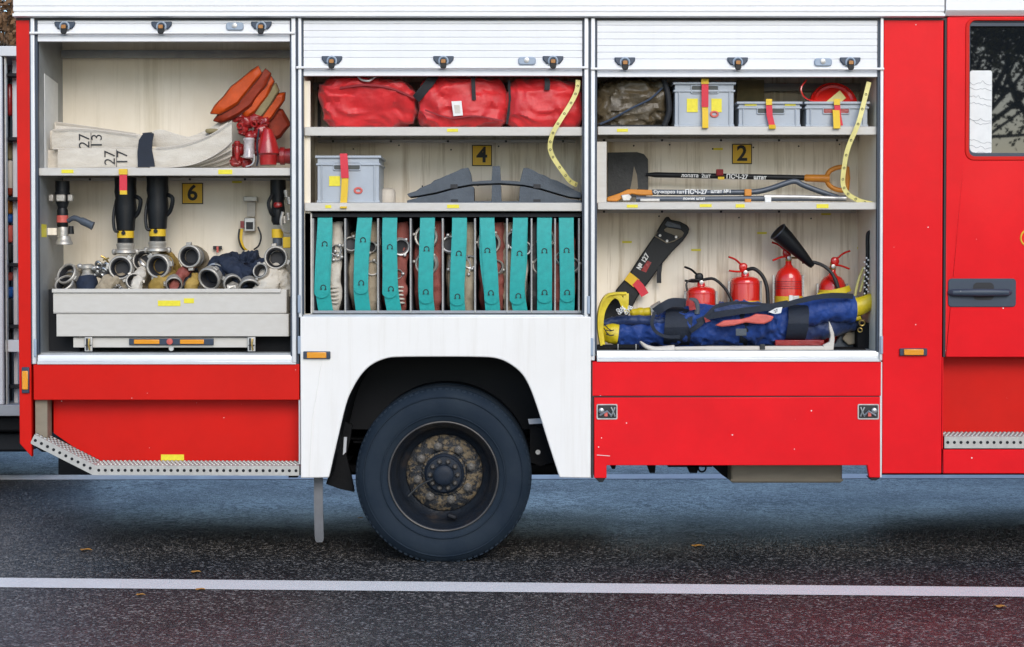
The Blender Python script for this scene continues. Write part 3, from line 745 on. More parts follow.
MB().box(p.x, q.x, .042, .058, p.z, q.z).build('drawer_handle', 'blackcup', dr, bevel=.004)
p2, q2 = at(134, 344, .04), at(159.5, 339.5, .04); MB().box(p2.x, q2.x, .036, .0415, p2.z, q2.z).build('handle_grip', 'lens', dr, bevel=.003)
p2, q2 = at(180, 344, .04), at(204, 339.5, .04); MB().box(p2.x, q2.x, .036, .0415, p2.z, q2.z).build('handle_grip', 'lens', dr, bevel=.003)
MB().lathe(at(170, 341.5, .042), (0, -1, 0), [(.017, 0), (.017, .012), (.006, .014)], 16).build('handle_button', 'pink', dr)
MB().lathe(at(171.5, 348.5, .045), (0, -1, 0), [(.014, 0), (.014, .008)], 14).build('latch_pin', 'silver', dr)
for px in (88.5, 251.5):
    mb = MB(); p = at(px, 344, .045)
    mb.box(p.x - .022, p.x + .022, .042, .05, p.z - .042, p.z + .04); l_ = mb.build('drawer_latch', 'silver', dr, bevel=.003)
    MB().box(p.x - .013, p.x - .003, .039, .0415, p.z - .035, p.z + .032).build('latch_slot', 'ink', dr)
    MB().tube([(p.x + .006, .036, p.z + .03), (p.x + .004, .030, p.z), (p.x + .008, .036, p.z - .034)], .005, 8).build('latch_arm', 'brass', dr)
    MB().box(p.x - .016, p.x + .018, .037, .0405, p.z - .01, p.z - .004).build('latch_bar', 'ink', dr)
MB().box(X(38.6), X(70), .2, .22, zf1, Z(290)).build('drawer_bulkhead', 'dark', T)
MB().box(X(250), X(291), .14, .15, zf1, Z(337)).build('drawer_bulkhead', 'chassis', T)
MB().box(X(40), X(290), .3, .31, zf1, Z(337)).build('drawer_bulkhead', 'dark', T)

# --- hose rack in the middle bay
zr0, zr1 = Z(313.5), Z(213)
MB().box(X(310), X(582), .06, .5, zr1 - .02, zr1).build('rack_top', 'dark', T)
MB().box(X(310), X(582), .50, .515, zr0, zr1).build('rack_back', 'dark', T)
MB().box(X(310), X(582), .055, .07, Z(313.8), Z(310.8)).build('rack_base_bar', 'midgrey', T, bevel=.003)
for px in (313, 345.2, 378, 410.6, 442.7, 475, 507, 531.5, 555, 579):
    c = X(px, .06, 265)
    d_ = MB().box(c - .0055, c + .0055, .06, .5, zr0, Z(218)).build('rack_divider', 'dkmetal' if 0 else 'midgrey', T, bevel=.002)
    MB().tube([(c, .055, zr0 + .005), (c, .055, Z(219))], .0045, 8).build('divider_edge', 'galv', d_)
MB().box(X(304), X(311), .05, .06, Z(314), Z(213)).build('liner_strip', 'shelf', T)
# ================================================================== things in the lockers
def zat(py, Y): return Z(py, Y)
# ---------- B1, upper shelf: two flat hoses
def ribbon(mb, P, Y, th=.006, n=7):
    # P = (px, ytop, ybot); a flattened hose standing on its edge
    top = smoothpath([at(a, b, Y) for a, b, c in P], 5); bot = smoothpath([at(a, c, Y) for a, b, c in P], 5)
    v = []; m = len(top)
    for i in range(m):
        t, b = top[i], bot[i]
        for k in range(n):
            f = k / (n - 1); w = th * (.5 + .8 * sin(pi * f) ** .6); q = t.lerp(b, f)
            wob = .004 * mn.noise(Vector((q.x * 7, Y * 30, q.z * 9)))
            v.append(q + Vector((0, -w + wob, 0)))
        for k in range(n - 1, -1, -1):
            f = k / (n - 1); q = t.lerp(b, f); v.append(q + Vector((0, th * .6, 0)))
    w = 2 * n; fs = []
    for i in range(m - 1):
        for k in range(w): l = (k + 1) % w; fs.append((i * w + k, i * w + l, (i + 1) * w + l, (i + 1) * w + k))
    fs.append(list(range(w))); fs.append(list(range((m - 1) * w, m * w)))
    mb.add(v, fs)
def fhose(layers, label, Tloc, num, numat, rot, shx=0):
    t = thing('flat_hose', Tloc, label, 'fire hose', 'folded canvas hoses on the top rear shelf')
    mb = MB()
    for (P, Y) in layers: ribbon(mb, P, Y)
    mb.build('canvas', 'canvas', t, smooth=50)
    text('hose_number', num, numat, .088, 'ink', t, rot=radians(90), spacing=.95, depth=.0006, lsp=.8, bold=-.0006)
    a = Vector(numat)
    MB().tube([a + Vector((.0, 0, -.052)), a + Vector((.0, 0, .048))], .0016, 5).build('number_rule', 'ink', t)
    return t
lowL = [([(46, 150, 168), (60, 149.5, 168), (100, 149, 167.5), (140, 148.5, 167.3)], .20),
        ([(58, 149.5, 168.5), (63, 149, 168.7), (100, 148.5, 167.3), (140, 148.2, 167), (152, 148, 167)], .13),
        ([(148, 148, 167.3), (170, 147, 167), (190, 143, 165.5), (208, 136, 159), (222, 128, 150), (232, 121, 141)], .12),
        ([(148, 152, 167.5), (175, 156, 167.6), (200, 150, 164), (218, 142, 157), (232, 132, 150)], .16),
        ([(148, 154, 167.6), (185, 159, 167.7), (205, 156, 166), (222, 149, 161), (232, 142, 156)], .20),
        ([(160, 158, 167.6), (195, 160, 167.8), (215, 159, 167), (231, 151, 162)], .24),
        ([(160, 160, 167.8), (200, 163, 168), (229, 158, 167.5)], .28)]
fhose(lowL, 'folded cream canvas hose lying lowest on the top rear shelf, marked 27 over 17', (X(140), .2, zS1), '27\n17', tuple(at(116.5, 157.8, .1205)), 0)
upL = [([(45, 131, 149), (52, 130.5, 149), (60, 130, 149)], .24), ([(55, 122, 134), (70, 124, 134), (105, 129, 138), (140, 134, 142)], .30), ([(52, 130, 148.7), (56, 129, 149), (75, 129, 148.5), (100, 130.5, 148), (139, 135.5, 147.5), (152, 136, 147)], .15),
       ([(56, 126, 134), (75, 127, 137), (110, 131, 140), (142, 135, 146)], .21),
       ([(148, 137, 146), (155, 130.5, 146.5), (164, 130, 147), (180, 135, 147), (196, 137, 145), (212, 131, 141), (228, 122, 134)], .20),
       ([(152, 134, 146), (180, 138, 146), (200, 133, 140), (220, 122, 132), (231, 117, 130)], .26)]
fhose(upL, 'folded cream canvas hose lying on top of the other folded hose, marked 27 over 13', (X(140), .2, Z(149)), '27\n13', tuple(at(91, 141, .141)), 0)
def selv(P, Y, par):
    MB().tube(smoothpath([at(a, b, Y - .014) for a, b in P], 6), .0028, 6).build('selvedge', 'wood', par)
fh = [o for o in bpy.data.objects if o.name.startswith('flat_hose')]
for o in fh:
    if o.name == 'flat_hose':
        selv([(63, 169, ), (100, 168, ), (136, 167.6)], .125, o); selv([(156, 147.6), (170, 146.8), (190, 143), (208, 136), (222, 128), (232, 121)], .114, o)
        selv([(150, 167.4), (172, 167), (192, 164.5), (210, 157.5), (224, 148.5), (232, 141)], .112, o); selv([(196, 164.5), (215, 157.5), (232, 149.5)], .152, o); selv([(200, 166.5), (216, 161.5), (232, 155.5)], .19, o)
    else:
        selv([(53, 149), (75, 148.8), (100, 148.3), (137, 147.6)], .142, o); selv([(53, 130), (75, 129), (100, 130.5), (137, 135.3)], .142, o); selv([(56, 122), (70, 124), (105, 129), (136, 133.6)], .29, o)
hs = MB().strip(smoothpath([at(145, 132.5, .19), at(142, 134, .125), at(140.5, 140, .118), at(140, 148, .108), at(141.5, 158, .104), at(143, 167.3, .106)], 4), None, .075, .004)
for v in hs.v: pass
hs = MB().prism(P2([(138, 167.3), (137.5, 152), (139, 140), (143, 134), (149, 132.8), (154, 134), (152.5, 141), (152, 150), (154, 160), (155, 167.3)], .105), .1, .108).add(
    [tuple(at(143, 134, .1)), tuple(at(154, 134, .1)), tuple(at(152, 132, .28)), tuple(at(142, 133, .28))], [(0, 1, 2, 3)]).build('hose_strap', 'navy', None)
tag(hs, 'dark navy strap holding the two folded cream hoses', 'strap')
MB().soft(at(212, 131, .17), (.075, .03, .03), .8, .003, 20, 3, nu=24, nv=14).build('rag', 'khaki', None)
tag(bpy.data.objects['rag'], 'small olive rag tucked on top of the folded cream hoses', 'rag')

# ---------- orange leaf-shaped flaps fanned out
fl = [([(213.5, 111.5), (217, 105), (232, 87), (250, 72), (256, 68.5), (259, 75), (248, 90), (238, 103), (222, 112)], .19, 'orange', 'bright orange pointed plastic cone, longest and topmost of the fan'),
      ([(220, 116), (226, 109), (240, 101), (254, 84), (261, 75), (265, 79), (262, 88), (250, 104), (240, 112), (226, 118)], .215, 'orange2', 'dull brown orange cone, second from the top of the fan'),
      ([(245, 110), (252, 99), (262, 84), (268, 80), (271, 85), (266, 96), (255, 110), (249, 114)], .235, 'orange', 'narrow bright orange cone, third from the top of the fan'),
      ([(253, 115), (258, 105), (268, 90), (274, 87), (276, 93), (270, 104), (259, 118)], .255, 'khaki', 'olive khaki cone between the orange ones'),
      ([(257, 122), (263, 110), (276, 97), (282, 96), (281, 102), (272, 116), (260, 128)], .275, 'orange', 'short orange cone with a pointed red tip above the red casting'),
      ([(266, 124), (278, 110), (282, 111), (289, 124), (280, 136), (276, 138), (270, 132)], .31, 'orange2', 'broad square orange flap at the right end of the fan')]
for (pl_, Y, m, lab) in fl:
    q0 = [Vector((*at(a, b, Y).xz, 0)) for a, b in pl_]; g_ = sum(q0, Vector()) / len(q0); q0 = [g_ + Vector(((p_ - g_).x * 1.12, (p_ - g_).y * 1.1, 0)) + (p_ - g_) * (.0 if Y < .2 or Y > .3 else .16) for p_ in q0]; q0.append(q0[0]); q = [tuple(q0[i].lerp(q0[i + 1], k / 4)) for i in range(len(q0) - 1) for k in range(4)]
    n = len(q); cx = sum(p[0] for p in q) / n; cz_ = sum(p[1] for p in q) / n
    v = [(p[0], Y, p[1]) for p in q]
    for (s_, dy) in ((.80, -.016), (.70, -.014)): v += [(cx + (p[0] - cx) * s_, Y + dy, cz_ + (p[1] - cz_) * s_) for p in q]
    v.append((cx, Y - .024, cz_)); c_ = len(v) - 1
    v += [(p[0], Y + .02, p[1]) for p in q]
    f = []
    for r_ in range(2):
        for i in range(n): j = (i + 1) % n; f.append((r_ * n + i, r_ * n + j, (r_ + 1) * n + j, (r_ + 1) * n + i))
    for i in range(n): j = (i + 1) % n; f.append((2 * n + i, 2 * n + j, c_)); f.append((i, c_ + 1 + i, c_ + 1 + j, j))
    f.append([c_ + 1 + i for i in range(n)])
    ob = tag(MB().add(v, f).wrinkle(.006, 14, 3).build('orange_cone', m, None, smooth=60), lab, 'cone', 'cones fanned out on the top rear shelf')
    e = MB(); e.tube([Vector((p[0], Y + .004, p[1])) for p in q] + [Vector((q[0][0], Y + .004, q[0][1]))], .0035, 6, cap=False).wrinkle(.004, 14, 3).build('cone_rim', 'rimbrown', ob)

# ---------- red monitor / nozzle casting
t = thing('foam_nozzle', (X(262), .25, zS1), 'red cast foam nozzle with a clear barrel lying under the orange cones', 'nozzle')
mb = MB()
for (a, b, r, s) in ((238, 117, .035, 1), (247, 122, .042, 2), (256, 119, .035, 3), (262, 131, .04, 4), (243, 130, .032, 5), (252, 136, .035, 6), (238, 150, .04, 7), (236, 161, .035, 8), (254, 149, .04, 9), (262, 146, .04, 10), (246, 163, .03, 11), (264, 122, .03, 12)):
    mb.soft(at(a, b, .26), (r * 2, r * 1.8, r * 1.7), .8, .014, 30, s, nu=26, nv=16)
mb.build('casting', 'castred', t)
mb = MB()
for (a, b) in ((240, 126), (254, 124)):
    mb.ring(at(a, b, .215), (.3, 1, .4), .016, .006, 14, 6)
mb.build('casting_ring', 'castred2', t)
MB().lathe(at(249, 138, .2), (0, 0, -1), [(.030, 0), (.034, .01), (.031, .02), (.031, .09), (.036, .1), (.036, .112), (.02, .118)], 20).build('clear_barrel', 'clear', t)
MB().lathe(at(237, 141, .2), (0, 0, -1), [(.014, 0), (.02, .012), (.012, .03), (.018, .05), (.014, .09), (.006, .11)], 14).build('lever', 'castred', t)
MB().lathe(at(267.5, 128.5, .14), (.02, 0, -1), [(.012, 0), (.024, .006), (.045, .055), (.062, .12), (.064, .14), (.05, .15), (.046, .205)], 26).build('bell', 'castred2', t)
MB().tube(smoothpath([at(259, 129, .1), at(257, 145, .09), at(258, 158, .1), at(256.5, 166, .1)], 4), .005, 8).build('retaining_cord', 'navy', t)
MB().lathe(at(276, 156, .2), (1, 0, 0), [(.04, 0), (.04, .02), (.05, .025), (.05, .05), (.042, .052), (.046, .085)], 22).build('outlet', 'castred', t)
MB().tube(smoothpath([at(254, 154, .09), at(254, 161, .09), at(251, 165, .09), at(246, 166.5, .1)], 4), .004, 8).build('clip', 'silver', t)

# ---------- B1 lower: nozzles
t = thing('hose_nozzle', (X(64), .2, Z(246, .2)), 'black nozzle with a pistol lever clipped upright to the rear locker wall', 'nozzle')
def v_(px, py, prof, m, name, par=t, Y=.2, n=20, ax=(0, 0, -1)): return MB().lathe(at(px, py, Y), ax, [(r * PX * 1.02, h * PX * 1.02) for r, h in prof], n).build(name, m, par)
v_(62.5, 181, [(7, 0), (7, 11)], 'black', 'hose_tail')
v_(62.5, 191.5, [(6, 0), (7.5, 1), (7.5, 3), (6.5, 4), (6.5, 11), (4, 18)], 'black', 'swivel')
v_(62.5, 192, [(6.5, 0), (6.6, 2)], 'castred', 'red_band')
for dx in (-11, -1.5, 8): 
    p = at(62.5 + dx, 198, .16 if dx == -1.5 else .19); MB().obox(p, (.05 if dx == -1.5 else .03, .03, .04)).build('lug', 'coupling', t, bevel=.006)
v_(62.5, 208, [(4.5, 0), (5.5, 3), (5.5, 18), (4.5, 20)], 'black', 'barrel')
v_(62.5, 215.5, [(5.7, 0), (5.7, 7)], 'pink', 'red_label')
v_(63, 227, [(5, 0), (5.5, 2), (5.5, 9), (6.5, 10)], 'coupling', 'neck')
v_(64, 236, [(6, 0), (7, 3), (7.5, 5), (8.5, 6), (8.8, 8.5), (5, 9)], 'coupling', 'coupling')
v_(71, 226, [(2.5, 0), (3, 8)], 'black', 'side_rod')
MB().tube(smoothpath([at(68, 221, .19), at(74, 218, .18), at(82, 221, .17), at(93, 226, .16)], 4), [(.014, .012)] * 4 + [(.016, .012)] * 4 + [(.022, .013)] * 4 + [(.025, .013)], 10, up=(0, 0, 1)).build('pistol_grip', 'graytool', t)
MB().box(*sorted([at(48, 235, .2).x, at(57, 235, .2).x]), .19, .2, at(50, 235, .2).z, at(50, 228, .2).z).build('wall_clip', 'cream2', t)

def suction(px, label, group):
    t = thing('suction_nozzle', (X(px, .25), .25, Z(254, .25)), label, 'nozzle', group)
    Y = .25
    def q(dx, py, prof, m, nm, n=22): return MB().lathe(at(px + dx, py, Y), (0, 0, -1), [(r * PX * 1.025, h * PX * 1.025) for r, h in prof], n).build(nm, m, t)
    q(0, 178, [(11, 0), (10.5, 8), (11, 14), (10, 20), (11, 30), (9.5, 44), (9, 52), (8, 53)], 'black', 'barrel')
    MB().tube(smoothpath([at(px + 9, 196, Y), at(px + 15, 200, Y - .02), at(px + 13, 212, Y - .01), at(px + 8, 218, Y)], 4), .012, 8).build('side_lever', 'black', t)
    MB().tube(smoothpath([at(px - 9, 200, Y), at(px - 12, 216, Y - .03), at(px - 11, 230, Y - .04), at(px - 7, 231, Y - .04)], 4), .009, 8).build('side_lever', 'black', t)
    q(0, 231, [(8.3, 0), (8.3, 7)], 'strapyl', 'yellow_band')
    MB().lathe(at(px, 233, Y), (0, -1, 0), [(.012, .05), (.012, .056)], 12).build('band_stud', 'black', t)
    q(0, 238, [(8, 0), (8, 6)], 'black', 'lower_barrel')
    q(0, 243, [(8, 0), (9, 1), (9, 3), (8.5, 4), (8.5, 6), (11, 7.5), (11.5, 10), (8, 11)], 'coupling', 'coupling')
    for dx in (-11, 11): MB().soft(at(px + dx, 252, Y), (.03, .03, .035), .8, .003, 30, 1, nu=14, nv=10).build('lug', 'coupling', t)
    return t
s1 = suction(125.5, 'black suction nozzle with a yellow band, hanging behind the red and yellow strap', 'black nozzles hanging in the rear locker')
s2 = dup(s1, (X(157.5, .25) - X(125.5, .25), .0, .01), 'black suction nozzle with a yellow band, hanging just left of plate 6')
# extra nozzle at the right edge
t = thing('branch_nozzle', (X(277), .25, Z(250)), 'black and chrome nozzle hanging at the right edge of the rear locker', 'nozzle')
def q2(px, py, prof, m, nm, Y=.25, n=20): return MB().lathe(at(px, py, Y), (0, 0, -1), [(r * PX, h * PX) for r, h in prof], n).build(nm, m, t)
q2(278, 180, [(8, 0), (8, 15), (6, 22), (7, 30), (7, 42), (5, 46)], 'black', 'barrel')
MB().tube(smoothpath([at(272, 195, .2), at(268.5, 203, .18), at(270.5, 212, .18), at(273, 216, .2)], 4), .01, 8).build('lever', 'black', t)
MB().soft(at(278, 205, .2), (.045, .04, .03), .8, .006, 40, 2, nu=18, nv=12).build('red_knob', 'castred', t)
for (a, b) in ((286, 190), (289, 197), (288, 213), (284, 216)): MB().lathe(at(a, b, .2), (.1, 0, -1), [(.014, 0), (.016, .01), (.012, .03), (.015, .04)], 12).build('chrome_fitting', 'coupling', t)
MB().tube(smoothpath([at(283, 212, .18), at(281, 222, .17), at(284, 231, .18), at(290, 232, .2)], 4), .009, 8).build('chrome_arm', 'coupling', t)
q2(277.5, 229, [(6, 0), (6, 9)], 'strapyl', 'yellow_band'); q2(277.5, 238, [(5, 0), (5, 8)], 'graytool', 'neck')
MB().box(*sorted([at(283, 245, .2).x, at(291, 245, .2).x]), .19, .21, at(285, 248, .2).z, at(285, 237, .2).z).build('yellow_flap', 'strapyl', t, bevel=.004)
# short red and yellow strap from the shelf
mb = MB().box(*sorted([at(119.5, 180, .01).x, at(127, 180, .01).x]), .008, .014, at(123, 191, .01).z, at(123, 171, .01).z)
t = thing('shelf_strap', at(123, 194, .012), 'short red and yellow strap hanging over the front of the rear shelf', 'strap')
mb.build('red_webbing', 'straprd', t)
MB().box(*sorted([at(119, 180, .01).x, at(127.5, 180, .01).x]), .004, .016, at(123, 174.5, .01).z, at(123, 169, .01).z).build('yellow_end', 'strapyl', t)
MB().box(*sorted([at(120, 180, .01).x, at(127, 180, .01).x]), .004, .016, at(123, 194.5, .01).z, at(123, 190.5, .01).z).build('yellow_end', 'strapyl', t)
# wall bracket with a buckle strap
t = thing('buckle_bracket', at(249, 250, .5), 'steel wall bracket with a small buckle and a looped yellow black strap', 'bracket')
p = at(251, 199, .5); MB().box(p.x - .04, p.x + .04, .47, .52, p.z - .014, p.z + .014).build('top_plate', 'coupling', t, bevel=.003)
p = at(251, 208, .5); MB().box(p.x - .024, p.x + .024, .505, .52, p.z - .05, p.z + .05).build('back_strip', 'wood', t)
p = at(250, 224.5, .49); bq = MB().box(p.x - .032, p.x + .032, .475, .505, p.z - .04, p.z + .04).build('buckle', 'silver', t, bevel=.005)
MB().box(p.x - .02, p.x + .02, .47, .4745, p.z - .028, p.z + .014).build('buckle_slot', 'ink', bq)
MB().box(p.x - .055, p.x - .034, .48, .5, p.z - .02, p.z + .02).build('side_clip', 'castred', t)
MB().strip(smoothpath([at(241, 229, .47), at(240, 238, .46), at(242, 246, .46), at(245.5, 250, .47)], 4), (.9, 0, -.1), .030, .004).build('yellow_strap', 'strapyl', t)
MB().strip(smoothpath([at(239.5, 229, .465), at(238.7, 238, .455), at(241, 246, .455), at(244, 250.5, .465)], 4), (.9, 0, -.1), .012, .005).build('black_edge', 'ink', t)
MB().tube(smoothpath([at(258, 227, .47), at(261, 236, .46), at(259, 245, .46), at(254, 249.5, .47)], 5), .005, 8).build('black_cord', 'ink', t)
# small red cross tag at the wall and a cord
mb = MB().box(*sorted([at(213, 248, .5).x, at(222, 248, .5).x]), .5, .505, at(217, 249.5, .5).z, at(217, 246, .5).z)
tt = tag(mb.build('wall_clip', 'ink', None), 'tiny black wall clip with a red tab low on the rear locker wall', 'clip'); MB().box(*sorted([at(216.5, 248, .49).x, at(218.5, 248, .49).x]), .49, .495, at(217, 252.5, .49).z, at(217, 246.5, .49).z).build('red_tab', 'pink', tt)

# ---------- pile of hose couplings in the drawer
def hose_end(px, py, Rp, hose, path, label, tilt=(0, 0), Y=.2, hr=None, cname='coupling', lugs=(40, 160, 280), metal='coupling', sq=1.):
    c = at(px, py, Y); ax = Vector((tilt[0], -1, tilt[1])).normalized(); R_ = Rp * PX * 1.02
    t = thing('hose_end', c, label, 'hose coupling', 'hose couplings piled in the rear drawer')
    up_ = Vector((0, 0, 1))
    mb = MB().lathe(c, ax, [(R_ * .74, -.03), (R_ * .96, -.02), (R_ * .98, .012), (R_, .016), (R_ * .985, .028), (R_ * .86, .033), (R_ * .80, .028), (R_ * .78, .0), (R_ * .76, -.03)], 32, cap=False)
    a = (up_ - ax * ax.dot(up_)).normalized(); b = ax.cross(a)
    for g in lugs:
        w = radians(g); d = a * cos(w) + b * sin(w)
        Rm = Matrix((d, ax, d.cross(ax))).transposed()
        mb.obox(c + d * R_ * 1.08 + ax * .01, (R_ * .26, .03, R_ * .42), Rm)
    mb.build('coupling_ring', metal, t, bevel=.003)
    MB().lathe(c, ax, [(R_ * .79, .0), (R_ * .79, .022), (R_ * .70, .026), (R_ * .64, .018), (R_ * .62, -.02)], 28, cap=False).build('gasket', 'ink', t)
    MB().lathe(c, ax, [(R_ * .62, -.04), (R_ * .60, -.03), (R_ * .58, -.028)], 24).build('bore', 'ink', t)
    hr = hr or R_ * .82
    P = [c - ax * .05] + [at(*q) for q in path]
    sp_ = smoothpath(P, 6)
    sp_ = smoothpath(P, 12); mb = MB().tube(sp_, hr, 24, flat=sq); mb.wrinkle(.008, 22, px).wrinkle(.005, 60, px)
    mb.build('hose', hose, t)
    mb = MB()
    for k in range(3): 
        o_ = sp_[min(1 + k, len(sp_) - 2)]; d_ = (sp_[2] - sp_[0]).normalized(); mb.ring(o_, d_, hr * 1.03, .004, 22, 6)
    mb.build('hose_binding', 'steel', t)
    return t
# path points: (px, py, Y)
hose_end(121.5, 268, 12.2, 'canvas2', [(120, 272, .30), (112, 284, .34), (104, 294, .36)], 'large round coupling facing out under the left hanging nozzle', (0, .05), .14, lugs=(85, 200, 320))
hose_end(144.5, 261, 11.5, 'canvas', [(143, 268, .32), (141, 280, .34), (142, 295, .36)], 'coupling half hidden behind its neighbours with a cream hose below', (-.1, .15), .26, lugs=(60, 180))
hose_end(159.5, 266, 12.4, 'ochre', [(163, 262, .30), (168, 262, .38), (174, 276, .42)], 'coupling on a short tan hose with inner rings, third large one from the left', (-.18, -.05), .15)
hose_end(190.8, 256.5, 11.8, 'canvas2', [(196, 256, .28), (200, 262, .36), (203, 280, .40)], 'coupling standing highest in the pile, below plate 6', (-.12, .0), .17, lugs=(5, 185))
hose_end(211, 277.5, 12.0, 'denim', [(219, 268, .30), (228, 262, .38), (236, 262, .42)], 'dark bore coupling on a navy hose, leaning on the drawer rim', (-.35, -.4), .13, lugs=(320,))
hose_end(276.5, 258, 12.0, 'canvas', [(276, 266, .30), (274, 285, .34), (272, 298, .36)], 'coupling at the right end of the drawer on a cream hose', (.0, .05), .16, lugs=(10, 120, 250))
hose_end(250, 287, 11.5, 'redhose', [(247, 278, .26), (243, 270, .34), (240, 266, .42)], 'coupling sunk low in the drawer with a dark red hose behind', (.1, -.5), .13, lugs=())
hose_end(69, 275.5, 11.5, 'canvas2', [(78, 274, .28), (86, 280, .32), (92, 292, .34)], 'tilted oval coupling lying at the left end of the drawer', (-.5, .55), .2, lugs=(120, 250))
hose_end(66, 286, 10.5, 'canvas2', [(80, 287, .26), (90, 292, .3)], 'coupling lying flat under the tilted one at the left end', (-.35, .9), .17, lugs=())
# hose bodies filling the drawer
def hosebody(P, r, m, label, flat=1.):
    return tag(MB().tube(smoothpath([at(*q) for q in P], 14), r, 28, flat=flat).wrinkle(.014, 16, r * 99).wrinkle(.008, 48, r * 9).build('hose_length', m, None), label, 'fire hose', 'lengths of hose lying in the rear drawer')
hosebody([(165, 292, .14), (158, 284, .16), (166, 278, .22), (172, 292, .26)], .07, 'ochre', 'mustard hose bulging under the third large coupling', .6)
hosebody([(170, 296, .12), (176, 284, .13), (183, 274, .17), (190, 268, .24)], .032, 'redhose', 'red brown hose running up below the highest coupling')
hosebody([(177, 297, .14), (184, 285, .145), (190, 276, .18), (196, 270, .24)], .017, 'black', 'thin black hose beside the red brown one')
hosebody([(188, 296, .13), (192, 286, .14), (195, 278, .2)], .035, 'ochre', 'short ochre hose end just left of the navy hose')
hosebody([(263, 297, .14), (268, 282, .14), (276, 275, .18), (284, 282, .2), (288, 298, .2)], .065, 'canvas', 'cream folded hose filling the right end of the drawer', .8)
hosebody([(100, 296, .12), (108, 284, .14), (120, 281, .16), (132, 290, .2)], .045, 'canvas2', 'grey brown hose under the large round coupling')
hosebody([(137, 296, .11), (137, 283, .12), (141, 274, .2)], .050, 'canvas', 'upright cream hose with a brown cuff below the half hidden coupling', .7)
hosebody([(214, 262, .24), (226, 264, .2), (236, 272, .18), (242, 290, .16)], .045, 'denim', 'navy hose bent over in the middle of the drawer')
hosebody([(240, 268, .2), (248, 272, .17), (256, 270, .2), (262, 262, .26)], .032, 'denim', 'crumpled navy hose end before the right coupling')
hosebody([(226, 292, .12), (232, 287, .12), (240, 290, .14)], .028, 'coupling', 'grey sleeve poking out low between two couplings')
hose_end(232, 283, 9.5, 'canvas2', [(236, 286, .26), (240, 290, .34)], 'smaller coupling low between the navy hose and the sunken one', (.35, -.2), .12, lugs=(60, 200))
hose_end(174, 283, 8.5, 'ochre', [(174, 290, .24), (176, 296, .3)], 'small coupling under the third large one, by the red brown hose', (.2, -.4), .11, lugs=(90, 220))
hose_end(262, 272, 8.0, 'canvas', [(266, 278, .26), (270, 288, .3)], 'small coupling tucked under the right end coupling', (-.3, .3), .12, lugs=(20, 160))
hose_end(134, 282, 8.5, 'canvas2', [(138, 288, .24), (142, 296, .3)], 'small coupling between the large round coupling and the cream hose', (.3, .2), .11, lugs=(30, 150, 270))
# small brass and steel fittings
t = thing('adapter', at(88, 285, .2), 'steel adapter with a collar standing between the left couplings', 'fitting', 'loose fittings in the rear drawer')
MB().lathe(at(87, 264, .19), (.05, 0, -1), [(.03, 0), (.04, .008), (.04, .025), (.03, .03), (.028, .05), (.045, .07), (.05, .12)], 20).build('body', 'coupling', t)
MB().lathe(at(87, 276, .18), (.1, -.1, -1), [(.048, 0), (.06, .04), (.055, .1)], 20).wrinkle(.006, 30).build('jacket', 'denim', t)
for (a, b) in ((80, 266), (94, 268)): MB().soft(at(a, b, .17), (.03, .03, .025), .8, .004, 40, a, nu=14, nv=10).build('lug', 'silver', t)
t = thing('ball_valve', at(102, 285, .22), 'small steel valve with ring handles left of the large round coupling', 'fitting', 'loose fittings in the rear drawer')
mb = MB()
for (a, b, r) in ((99, 265, .02), (104, 272, .024), (96, 273, .018), (107, 266, .018)): mb.ring(at(a, b, .2), (.4, 1, .5), r, .008, 16, 7)
mb.soft(at(102, 271, .24), (.09, .06, .07), .8, .015, 35, 5, nu=26, nv=16); mb.build('body', 'steel', t)
mb = MB(); mb.tube([at(101, 256, .2), at(105, 258, .2), at(108, 262, .21), at(106, 268, .22)], .006, 8); mb.tube([at(103, 260, .2), at(109, 258, .2)], .005, 8); mb.build('lever', 'brass', t)
t = thing('chain_pile', at(112, 288, .13), 'little pile of pale chain showing above the drawer rim', 'chain')
mb = MB()
for k in range(12): mb.ring(at(103 + k * 1.8, 287 - 2 * sin(k), .12), (sin(k), 1, cos(k * 2)), .008, .003, 10, 5)
mb.build('links', 'silver', t)
t = thing('folded_cloth', at(246, 262, .3), 'blue black crumpled cover between the couplings at the right', 'cloth')
MB().soft(at(244, 266, .34), (.20, .12, .13), .7, .05, 16, 6, nu=90, nv=50).build('fabric', 'denim', t)
t = thing('metal_ring', at(250, 254, .4), 'pale bent metal ring leaning on the rear locker wall', 'ring')
MB().ring(at(252, 262, .42), (.3, 1, 0), .055, .006, 22, 8).build('hoop', 'silver', t)

# ---------- B2 top: red bags
def bag(x0, y0, x1, y1, Yc, dep, label, seed, fn=None):
    c = at((x0 + x1) / 2, (y0 + y1) / 2, Yc); w = (x1 - x0) * PX * 1.02; h = (y1 - y0) * PX * 1.02
    t = thing('rescue_bag', (c.x, Yc, zS2), label, 'bag', 'red bags on the middle top shelf')
    MB().soft((c.x, Yc, zS2 + h / 2), (w, dep, h), .5, .034, 6.5, seed, fn or sag, 130, 80, zmin=zS2).build('body', 'bag', t)
    return t, c, w, h
def sag(q):
    f = (1 - q.z) / 2
    return Vector((q.x * (.93 + .09 * f) , q.y * (.85 + .15 * f), q.z - .10 * max(0, q.z) * cos(q.x * 2.6 + 1) ** 2))
def slant(q):
    f = (1 - q.z) / 2
    return Vector((q.x + (.22 * f if q.x < 0 else 0) - .03, q.y * (.8 + .2 * q.z), q.z * (1 - .12 * (q.x > .3) * q.x)))
t, c, w, h = bag(319, 76, 417, 126.5, .22, .34, 'red bag at the left of the top shelf, slumped, grey cord on top', 1, slant)
MB().tube(smoothpath([at(358, 76.5, .05), at(362, 80, .045), at(368, 81, .04), at(371, 80, .045), at(376, 76, .06)], 4), .006, 8).build('cord', 'silver', t)
